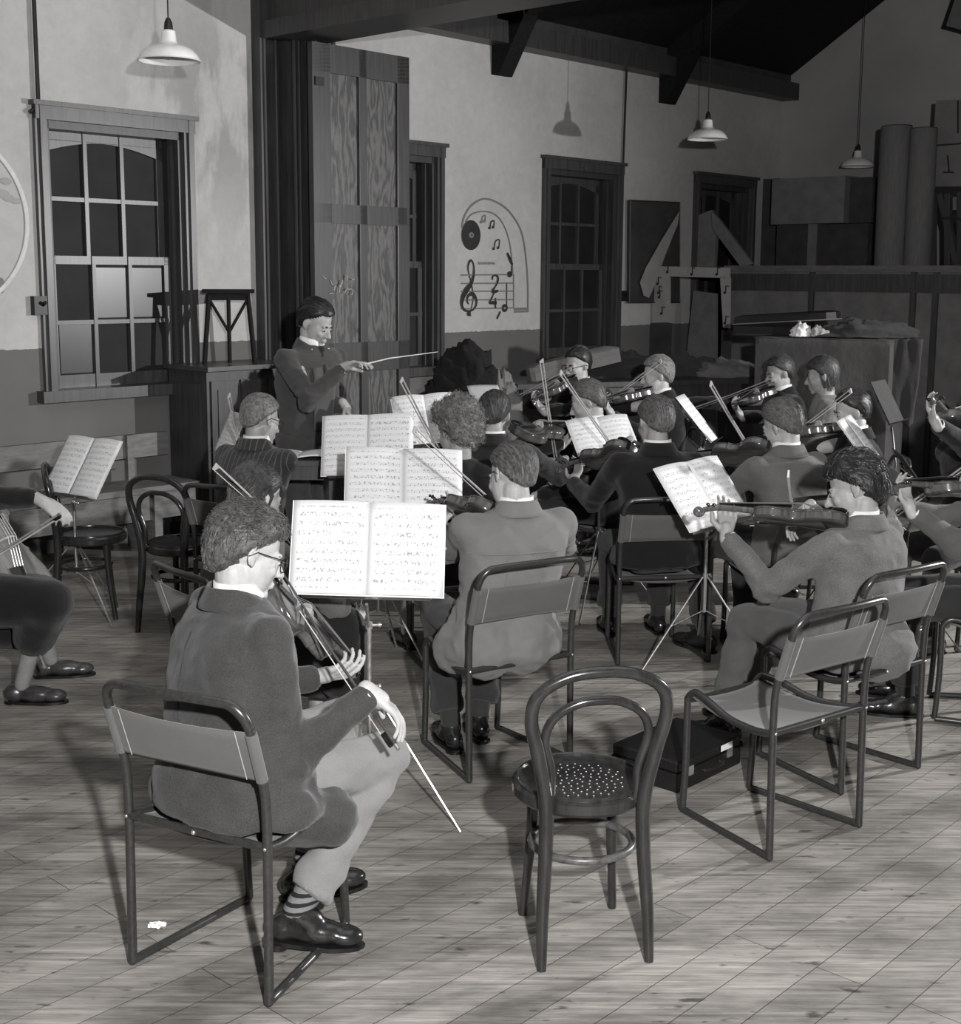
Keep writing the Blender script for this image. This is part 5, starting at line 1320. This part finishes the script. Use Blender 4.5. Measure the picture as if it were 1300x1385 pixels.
# 15.
hc = A_(1152, 557, 7.6)
ins = instrument(A_(1134, 584, 7.55), A_(1075, 590, 7.3), 'violin of the dark-suited man facing left at right', 'bow of the left-facing man above slanting sheet at right', 'auto', 15); ins.pop('frog')
person('person', 'dark-haired man in dark suit facing left behind slanting sheet, right', hc, R_(-85), hy=R_(-5), hp=-.2, lean=.08, cm=M['c_dark'], hm='hair_black', hk=dict(strands=500), skin='skin_pale', **ins)
own_chair('steel chair beneath the left-facing dark-suited man')
# 16. far right upper
hc = A_(1318, 566, 6.7)
ins = instrument(A_(1306, 596, 6.62), A_(1278, 562, 6.35), 'violin scroll held up at the right edge', 'bow at right edge rising before the dark partition', A_(1258, 570, 6.45), 15); ins.pop('frog')
person('person', 'dark-suited player cut off by the right edge, upper one', hc, R_(-120), hy=R_(0), hp=-.15, lean=.06, cm=M['c_dark'], hm='hair_dark', hk=dict(strands=200), **ins)
own_chair('steel chair beneath the upper player at right edge')
# 17. right edge
hc = A_(1362, 622, 5.5)
ins = instrument(A_(1345, 668, 5.45), A_(1256, 666, 5.28), 'violin neck held in the hand at right edge', 'bow of the cut-off player at right edge', 'auto', 15); ins.pop('frog')
person('person', 'player in grey cardigan cut off by the right edge, lower one', hc, R_(-75), hy=R_(-5), hp=-.2, lean=.05, cm=M['c_knit'], coat='jumper', hm='hair_dark', hk=dict(strands=200), skin='skin_pale', **ins)
own_chair('steel chair beneath the lower player at right edge')
# 18. cellist at left edge
hc = A_(-92, 575, 5.55)
cp = A_(30, 842, 5.5); cq = A_(-47, 690, 5.62)
t = empty('cello', (0, 0, 0), 'pale cello leaning between the knees of the player at left edge', 'cello')
M['cello_belly'] = wood('cello_varnish', .10, .26, .2, 4, (5, 1.2, 5), .6); violin_shape(2.1, M['cello_belly'], M['violin_side'], t)
b = MB(); b.tube([V((0, 0, .03)), V((0, -.20, .0))], .006, 8); b.build('endpin', M['chrome'], t, True, False)
d = (cq - cp).normalized(); t.matrix_world = mat_from(cp - d * .02, d, V((.93, -.35, .1)))
rwc = A_(50, 674, 5.22)
person('person', 'cellist in black skirt and dark top, cut off by the left edge', hc, R_(72), hy=0, hp=-.3, lean=.16, coat='jumper', cm=M['c_black'], hm='hair_dark', hs='bob', hk=dict(strands=200), female=True, skirt=M['c_black'], collar=False, shirt=False, skin='skin', rw=rwc, rfd=V((.85, -.1, -.45)), rpn=V((-.2, .4, -.8)),
       lw=A_(-30, 640, 5.7), pelvis=(-2.42, 5.42, .52), knees=[A_(40, 805, 5.75), A_(58, 815, 5.35)], feet=[(-1.98, 5.95, .085), at(30, 925, .085), (1, .2, 0), (1, .02, 0)], rpole=V((-.3, -.5, -1)))
fr = A_(74, 699, 5.15)
place(P_bow, mat_from(fr, A_(5, 742, 5.40) - fr, V((0, -.8, .6))), USED, 'cello bow gripped by the hand at left edge', 'violin bows')
own_chair('steel chair beneath the cellist at left edge')
# ---- empty chairs
chair(.985, 4.335, R_(-36.5), 'empty steel and canvas chair right of the bentwood chair')
bentwood(.285, 3.565, R_(-10), 'worn bentwood chair standing empty in the foreground', True)
c_ = at(122, 722, .45); bentwood(c_.x, c_.y, R_(75), 'dark bentwood chair behind the left music stand')
bentwood(-1.56, 6.85, R_(25), 'dark bentwood chair between left music stand and pinstriped man')
c_ = at(1225, 735, .45)
# ---- music stands
def stand_at(px, py, Y, *k, **kw): return music_stand(A_(px, py, Y), *k, **kw)
def bse(x, y): p_ = at(x, y); return (p_.x, p_.y)
stand_at(498, 744, 4.34, R_(-4), R_(24), .505, .315, 'chrome music stand before the foreground violinist', 'large bright open music, nearest the camera', roll=R_(-2.2), spin=R_(-28))
stand_at(546, 653, 5.9, R_(-6), R_(26), .52, .31, 'chrome music stand before the grey-jacketed man', 'wide open music behind the nearest sheets', roll=R_(-2), spin=R_(-40), base=bse(512, 905))
stand_at(497, 603, 6.6, R_(8), R_(22), .46, .31, 'chrome music stand before the conductor', 'open music directly below the conductor\'s hand', roll=R_(3), spin=R_(20))
stand_at(578, 570, 7.3, R_(-12), R_(35), .36, .30, 'chrome music stand of the curly-haired woman', 'curling open music tilted to the right of the conductor', roll=R_(4), spin=R_(70), shape='curl')
stand_at(818, 596, 7.2, R_(-18), R_(40), .37, .29, 'dark music stand before the dark-suited man', 'open music crossed by a pale bow', roll=R_(5), chrome=False, spin=R_(10))
stand_at(952, 668, 5.95, R_(-44), R_(38), .48, .33, 'chrome tripod stand before the man in tweed', 'bright slanting music right of centre', roll=R_(2), spin=R_(-35), base=bse(950, 905))
stand_at(111, 632, 6.98, R_(34), R_(34), .43, .335, 'chrome tripod music stand at far left', 'open music on the stand at far left', spin=R_(-45), base=bse(106, 832))
stand_at(943, 567, 7.9, R_(-70), R_(40), .26, .34, 'dark music stand behind the striped-jacket man', 'narrow view of slanting sheet in the back row', chrome=False, pages=1)
stand_at(1166, 602, 6.7, R_(-64), R_(38), .34, .32, 'dark music stand before the left-facing man', 'slanting sheet above the wavy dark head', chrome=False)
stand_at(312, 588, 7.35, R_(62), R_(25), .30, .25, 'dark music stand left of the pinstriped man', 'sheet seen edge-on beside the pinstriped man', chrome=False, pages=1)
stand_at(657, 536, 8.0, R_(-20), R_(48), .20, .16, 'dark music stand behind the man with parted hair', 'small grey curling sheet at centre back', chrome=False, mm='music_grey', pages=1)
plain_stand_desk(A_(1200, 543, 7.9), R_(-55), R_(28), .26, .27, 'empty dark folding music stand by the draped table', (A_(1214, 590, 7.75).x, 7.75), mt2='lining')
plain_stand_desk(A_(1233, 640, 6.2), R_(-82), R_(35), .30, .24, 'dark music stand desk seen edge-on at right', (A_(1228, 700, 6.1).x, 6.1))
# conductor's desk with flat score
c_ = A_(405, 616, 7.0); t = empty('conductor_desk', V((c_.x, c_.y, 0)), 'dark wooden desk in front of the conductor', 'desk')
b = MB(); b.box(V((c_.x, c_.y, c_.z - .02)), (.46, .34, .025)); b.build('desk_top', M['wood_dark'], t, False)
for x in (-.19, .19):
    for y in (-.13, .13):
        b = MB(); b.box(V((c_.x + x, c_.y + y, (c_.z - .03) / 2)), (.035, .035, c_.z - .03)); b.build('leg', M['wood_dark'], t, False)
b = MB(); b.box(V((c_.x, c_.y - .13, c_.z - .07)), (.36, .02, .08)); b.build('apron', M['wood_dark'], t, False)
t = empty('open_score', V((c_.x, c_.y, c_.z - .006)), 'open score lying flat on the conductor\'s desk', 'sheet music')
for s in (-1, 1):
    b = MB(); b.grid(lambda u, v: V((c_.x, c_.y, c_.z)) + V(((u if s > 0 else u - 1) * .2, (v - .5) * .26, .004 + .012 * math.sin(PI * u))), 8, 4); b.build('page', M['music'], t, True, True, .003)
# ---- black case on the floor
def floor_case():
    p0 = at(916, 1073); p1 = at(1001, 1032); dx = (p1 - p0).normalized(); L = (p1 - p0).length; dy = V((-dx.y, dx.x, 0)); c = p0 + dx * L / 2 + dy * .15
    t = empty('instrument_case', c, 'black rectangular case lying on the floor under the empty chair', 'case')
    A = (dx, dy, Z3); b = MB(); b.box(c + Z3 * .035, (L, .30, .07), A); b.build('case_bottom', M['case'], t, False)
    b = MB(); b.box(c + Z3 * .093, (L * .995, .298, .044), A); o = b.build('lid', M['case'], t, False); md = o.modifiers.new('b', 'BEVEL'); md.width = .006
    f0 = c - dy * .15
    b = MB(); b.tube(smoothpath([f0 - dx * .06 + Z3 * .05, f0 - dx * .055 - dy * .022 + Z3 * .05, f0 + dx * .055 - dy * .022 + Z3 * .05, f0 + dx * .06 + Z3 * .05], 4), .006, 8); b.build('handle', M['leather'], t)
    for s in (-.13, .13):
        b = MB(); b.box(f0 + dx * s - dy * .003 + Z3 * .066, (.03, .006, .035), A); b.build('latch', M['chrome'], t, False)
    b = MB(); b.box(f0 + dx * .10 - dy * .008 + Z3 * .098, (.075, .003, .022), (dx, dy, Z3)); b.build('paper_tag', M['paperwhite'], t, False)
floor_case()
b = MB(); c_ = at(868, 1073); b.ell(c_ + Z3 * .006, (.014, .01, .006)); b.ell(c_ + V((.012, .004, .005)), (.01, .008, .005)); single('paper_scrap', b, M['paperwhite'], 'tiny white scrap of paper on floor by the black case', 'scrap')
b = MB(); c_ = at(213, 1256)
r = random.Random(5)
b.grid(lambda u, v: c_ + V(((u - .5) * .05, (v - .5) * .035, .008 + .012 * noise.noise(V((u * 4, v * 4, 2))) + .004)), 8, 6); single('paper_scrap', b, M['paperwhite'], 'crumpled scrap of paper on floor under the front chair', 'scrap')
# ---- things heaped at the back
def heap(name, c, rx, ry, rz, m, label, cat, seed=1, fold=.35, group=None, flat=True, ax=None, sub=3):
    A = ax or (V((1, 0, 0)), V((0, 1, 0)), Z3); b = MB(); nu, nv = 44, 24; rings = []
    for j in range(nv + 1):
        th = PI * j / nv; row = []
        for i in range(nu):
            ph = 2 * PI * i / nu; d = V((math.sin(th) * math.cos(ph), math.sin(th) * math.sin(ph), math.cos(th)))
            k = 1 + fold * noise.noise(d * sub + V((seed * 7.1, 0, 0))) + fold * .35 * noise.noise(d * sub * 3.1 + V((seed * 3.3, 1, 0)))
            z = d.z * k
            if flat and z < 0: z *= .12; k *= 1.04
            row.append(c + A[0] * (d.x * rx * k) + A[1] * (d.y * ry * k) + A[2] * (z * rz))
        rings.append(row)
    b.loft(rings, False); return single(name, b, m, label, cat, group, soft=True)
# long dark table heaped with coats and cases
def back_table():
    z = 1.0; p0, p1 = at(700, 520, z), at(1012, 512, z); dx = (p1 - p0); dx.z = 0; L = dx.length; dx.normalize(); dy = V((-dx.y, dx.x, 0)); c = (p0 + p1) / 2 + dy * .38; c.z = 0; A = (dx, dy, Z3)
    t = empty('side_table', c, 'long dark table heaped with coats and violin cases at back', 'table')
    b = MB(); b.box(c + Z3 * (z - .02), (L, .78, .04), A); b.build('table_top', M['wood_dark'], t, False)
    b = MB(); b.box(c - dy * .33 + Z3 * (z - .13), (L * .96, .03, .18), A); b.build('apron', M['wood_dark'], t, False)
    for i in (-1, 1):
        for j in (-1, 1):
            b = MB(); b.box(c + dx * (i * (L / 2 - .1)) + dy * (j * .32) + Z3 * ((z - .04) / 2), (.09, .09, z - .04), A); b.build('leg', M['wood_dark'], t, False)
    return c, A, z, L
tc, tA, tz, tL = back_table()
def on_table(px, dy_=0): 
    p = at(px, 505, tz); u = (p - tc).dot(tA[0]); return tc + tA[0] * u + tA[1] * dy_ + Z3 * (tz + .002)
def fiddle_case(c, A, L, m, label, shape='taper', h=.12):
    t = empty('violin_case', c, label, 'case', 'violin cases'); P = []
    w0, w1 = (.13, .065) if shape == 'taper' else (.12, .12)
    for x, w in ((-.5, w0 * .6), (-.47, w0), (-.25, w0 * 1.02), (-.05, w0 * .85), (.2, w1 * 1.1), (.46, w1), (.5, w1 * .6)): P.append((x * L, w))
    ring = [c + A[0] * x + A[1] * w for x, w in P] + [c + A[0] * x - A[1] * w for x, w in reversed(P)]
    b = MB(); b.prism(ring, A[2] * (h * .6)); b.build('case_bottom', m, t, False)
    b = MB(); b.loft([[q + A[2] * (h * .61) for q in ring], [q + A[2] * (h * .95) for q in ring], [c + (q - c) * .85 + A[2] * (h * 1.08) for q in ring]]); b.build('lid', m, t)
    b = MB(); q = c - A[1] * (w0 * .95) + A[2] * (h * .5); b.tube(smoothpath([q - A[0] * .05, q - A[0] * .045 - A[1] * .03, q + A[0] * .045 - A[1] * .03, q + A[0] * .05], 3), .006, 6); b.build('handle', M['leather'], t)
    for s in (-.2, .2):
        b = MB(); b.box(q + A[0] * s + A[2] * .02, (.025, .012, .03), A); b.build('latch', M['chrome'], t, False)
ca = on_table(722, -.1); ang = R_(12); cA = (tA[0] * math.cos(ang) + Z3 * math.sin(ang), tA[1], Z3 * math.cos(ang) - tA[0] * math.sin(ang))
fiddle_case(ca + cA[0] * .02 + Z3 * .07, (-cA[0], -cA[1], cA[2]), .80, M['grey_cloth'], 'grey canvas-covered violin case propped on the table below the third window')
heap('coat', on_table(812, .12), .34, .2, .20, M['dark_cloth'], 'dark coat bundled beside the bespectacled man', 'coat', 2)
heap('paper_bundle', on_table(838, -.12), .17, .10, .045, M['card_light'], 'loose pale papers lying among the coats', 'papers', 5, .2)
heap('coat', on_table(910, .14), .30, .18, .17, M['dark_cloth'], 'dark coat heaped behind the fair-haired man', 'coat', 7)
heap('coat', on_table(962, -.02), .34, .24, .13, M['grey_cloth'], 'pale grey coat spread on the right end of the table', 'coat', 9)
def drape(c, A, w, h, m, label, seed=0, nm='coat'):
    b = MB(); b.grid(lambda u, v: c + A[0] * ((u - .5) * w * (1 - .25 * v)) - A[1] * (.03 + .03 * noise.noise(V((u * 5, v * 2, seed)))) - Z3 * (v * h * (1 + .15 * noise.noise(V((u * 3, 5, seed))))), 18, 14)
    o = single(nm, b, m, label, 'coat'); md = o.modifiers.new('t', 'SOLIDIFY'); md.thickness = .012; return o
drape(on_table(1000) - tA[1] * .41, tA, .30, .42, M['grey_cloth'], 'pale coat hanging over the right front edge of the table', 3)
# grey coat and a black bushy mass over a chair back near the screen
c_ = at(632, 600, .84); chair(c_.x, c_.y - .0, R_(10), 'steel chair buried under the black bushy mass')
cf = A_(630, 512, 9.0)
heap('bushy_heap', cf - Z3 * .12, .24, .18, .34, M['shaggy'], 'black bushy fur mass piled up near the screen', 'coat', 4, .28, sub=4)
cx = A_(628, 560, 9.0); heap('black_heap', V((cx.x, cx.y, cx.z - .45)), .20, .16, .62, M['shaggy'], 'black mass hanging below the bushy fur heap', 'coat', 6, .15)
cx = A_(678, 545, 9.0); heap('coat', V((cx.x, cx.y, cx.z - .32)), .16, .13, .52, M['grey_cloth'], 'mid-grey coat hanging beside the black bushy mass', 'coat', 8, .22, sub=5)
# low box shelf by the screen
b = MB(); c0 = A_(583, 560, 9.3); c0.z = 0; b.box(c0 + Z3 * .42, (.34, .3, .84)); single('box_seat', b, M['wood_mid'], 'plain wooden box between the screen and black mass', 'box', None, False)
# draped upright piece with cases on top, right
def draped():
    z = 1.38; p0, p1 = at(1024, 457, z), at(1205, 462, z); dx = p1 - p0; dx.z = 0; L = dx.length; dx.normalize(); dy = V((-dx.y, dx.x, 0)); A = (dx, dy, Z3); c = (p0 + p1) / 2 + dy * .3; c.z = 0
    t = empty('draped_cabinet', c, 'tall cabinet draped in dull dark cloth at back right', 'cabinet')
    b = MB(); b.box(c + Z3 * (z / 2 - .01), (L * .97, .54, z - .03), A); b.build('cabinet_body', M['wood_dark'], t, False)
    def D(u, v):
        s = u * (L + 1.2) ; 
        if s < .6: x, y = -L / 2, .3 - s
        elif s < .6 + L: x, y = -L / 2 + (s - .6), -.3
        else: x, y = L / 2, -.3 + (s - .6 - L)
        wv = .030 * noise.noise(V((s * 4.5, v * .8, 1))) * (.2 + v) + .014 * math.sin(s * 16 + v * 2) * v
        ox = (-1 if s < .6 else (1 if s > .6 + L else 0)); oy = (-1 if .6 <= s <= .6 + L else 0)
        return c + dx * (x + ox * (.02 + wv)) + dy * (y + oy * (.02 + wv)) + Z3 * (z - v * (z - .12))
    b = MB(); b.grid(D, 70, 24); b.grid(lambda u, v: c + dx * ((u - .5) * (L + .04)) + dy * ((v - .5) * .64) + Z3 * (z + .004 + .006 * noise.noise(V((u * 6, v * 6, 0)))), 20, 8); b.build('drape_cloth', M['drape'], t, True, True, .008)
    return c, A, z, L
dc, dA, dz, dL = draped()
k = at(1095, 452, dz); u = (k - dc).dot(dA[0])
base = dc + dA[0] * (u - .02) + Z3 * (dz + .022)
def openish_case():
    A = dA; c = base - dA[1] * .05
    t = empty('violin_case', c, 'long black violin case lying half open on the draped cabinet', 'case', 'violin cases')
    L = .82; ring = lambda z, k=1: [c + A[0] * (x * L * k) + A[1] * (w * k) + Z3 * z for x, w in ((-.5, .05), (-.1, .07), (.2, .11), (.42, .12), (.5, .07), (.5, -.07), (.42, -.12), (.2, -.11), (-.1, -.07), (-.5, -.05))]
    b = MB(); b.loft([ring(0), ring(.06)]); b.build('case_bottom', M['case'], t, False)
    up_ = lambda q, z: q + Z3 * (.07 + z + .06 * ((q - c).dot(A[0]) / L + .5))
    b = MB(); b.loft([[up_(q, 0) for q in ring(0)], [up_(q, .055) for q in ring(0, .98)], [up_(q, .07) for q in ring(0, .85)]]); b.build('lid', M['case'], t)
    b = MB(); b.tube([up_(q, .001) for q in ring(0, 1.01)][:10], .005, 6, True); b.build('piping', M['card'], t)
openish_case()
k = at(1137, 450, dz); heap('white_cloth', dc + dA[0] * ((k - dc).dot(dA[0])) - dA[1] * .22 + Z3 * (dz + .024), .075, .06, .09, M['paperwhite'], 'crumpled white cloth on the draped cabinet, left one', 'cloth', 3, .5)
k = at(1160, 450, dz); heap('white_cloth', dc + dA[0] * ((k - dc).dot(dA[0])) - dA[1] * .2 + Z3 * (dz + .024), .065, .06, .07, M['card_light'], 'crumpled greyish cloth on the draped cabinet, right one', 'cloth', 11, .5)
k = at(1205, 455, dz); heap('coat', dc + dA[0] * ((k - dc).dot(dA[0]) - .06) + dA[1] * .0 + Z3 * (dz + .024), .36, .2, .12, M['dark_cloth'], 'black coat flung over the right end of the draped cabinet', 'coat', 13, .4)
q_ = dc + dA[0] * (dL / 2 + .06); drape(V((q_.x, q_.y, dz + .02)) - dA[1] * .25, (dA[0], dA[1]), .34, .62, M['dark_cloth'], 'black coat hanging down the right side of the draped cabinet', 5)
# ------------------------------------------------------------------ light
def flash(loc, watts, size, name, tgt=None, spot=None):
    l = bpy.data.lights.new(name, 'SPOT' if spot else 'POINT'); l.energy = watts; l.shadow_soft_size = size
    if spot: l.spot_size = R_(spot); l.spot_blend = .5 if name == 'camera_flash' else .95
    o = bpy.data.objects.new(name, l); COL.objects.link(o); o.location = loc
    if tgt is not None: o.rotation_euler = (V(tgt) - V(loc)).to_track_quat('-Z', 'Y').to_euler()
    return o
flash((.42, -.2, 2.2), 1400, .05, 'camera_flash', (-.2, 9, 1.6), 120)
flash((6.5, 7.2, 2.38), 1750, .05, 'side_flash', (-2, 6.0, 1.3), 138)
w = bpy.data.worlds.new('dim_hall'); sc.world = w; w.use_nodes = True
w.node_tree.nodes['Background'].inputs[0].default_value = (.5, .5, .5, 1); w.node_tree.nodes['Background'].inputs[1].default_value = .025
l = bpy.data.lights.new('overhead_fill', 'AREA'); l.energy = 70; l.size = 5; l.shape = 'SQUARE'  # added soft fill from above, stands for no lamp in the hall
o = bpy.data.objects.new('overhead_fill', l); COL.objects.link(o); o.location = (.5, 5, 4.8); o.rotation_euler = (0, 0, 0)
sc.view_settings.view_transform = 'Standard'; sc.view_settings.look = 'None'; sc.view_settings.exposure = 0
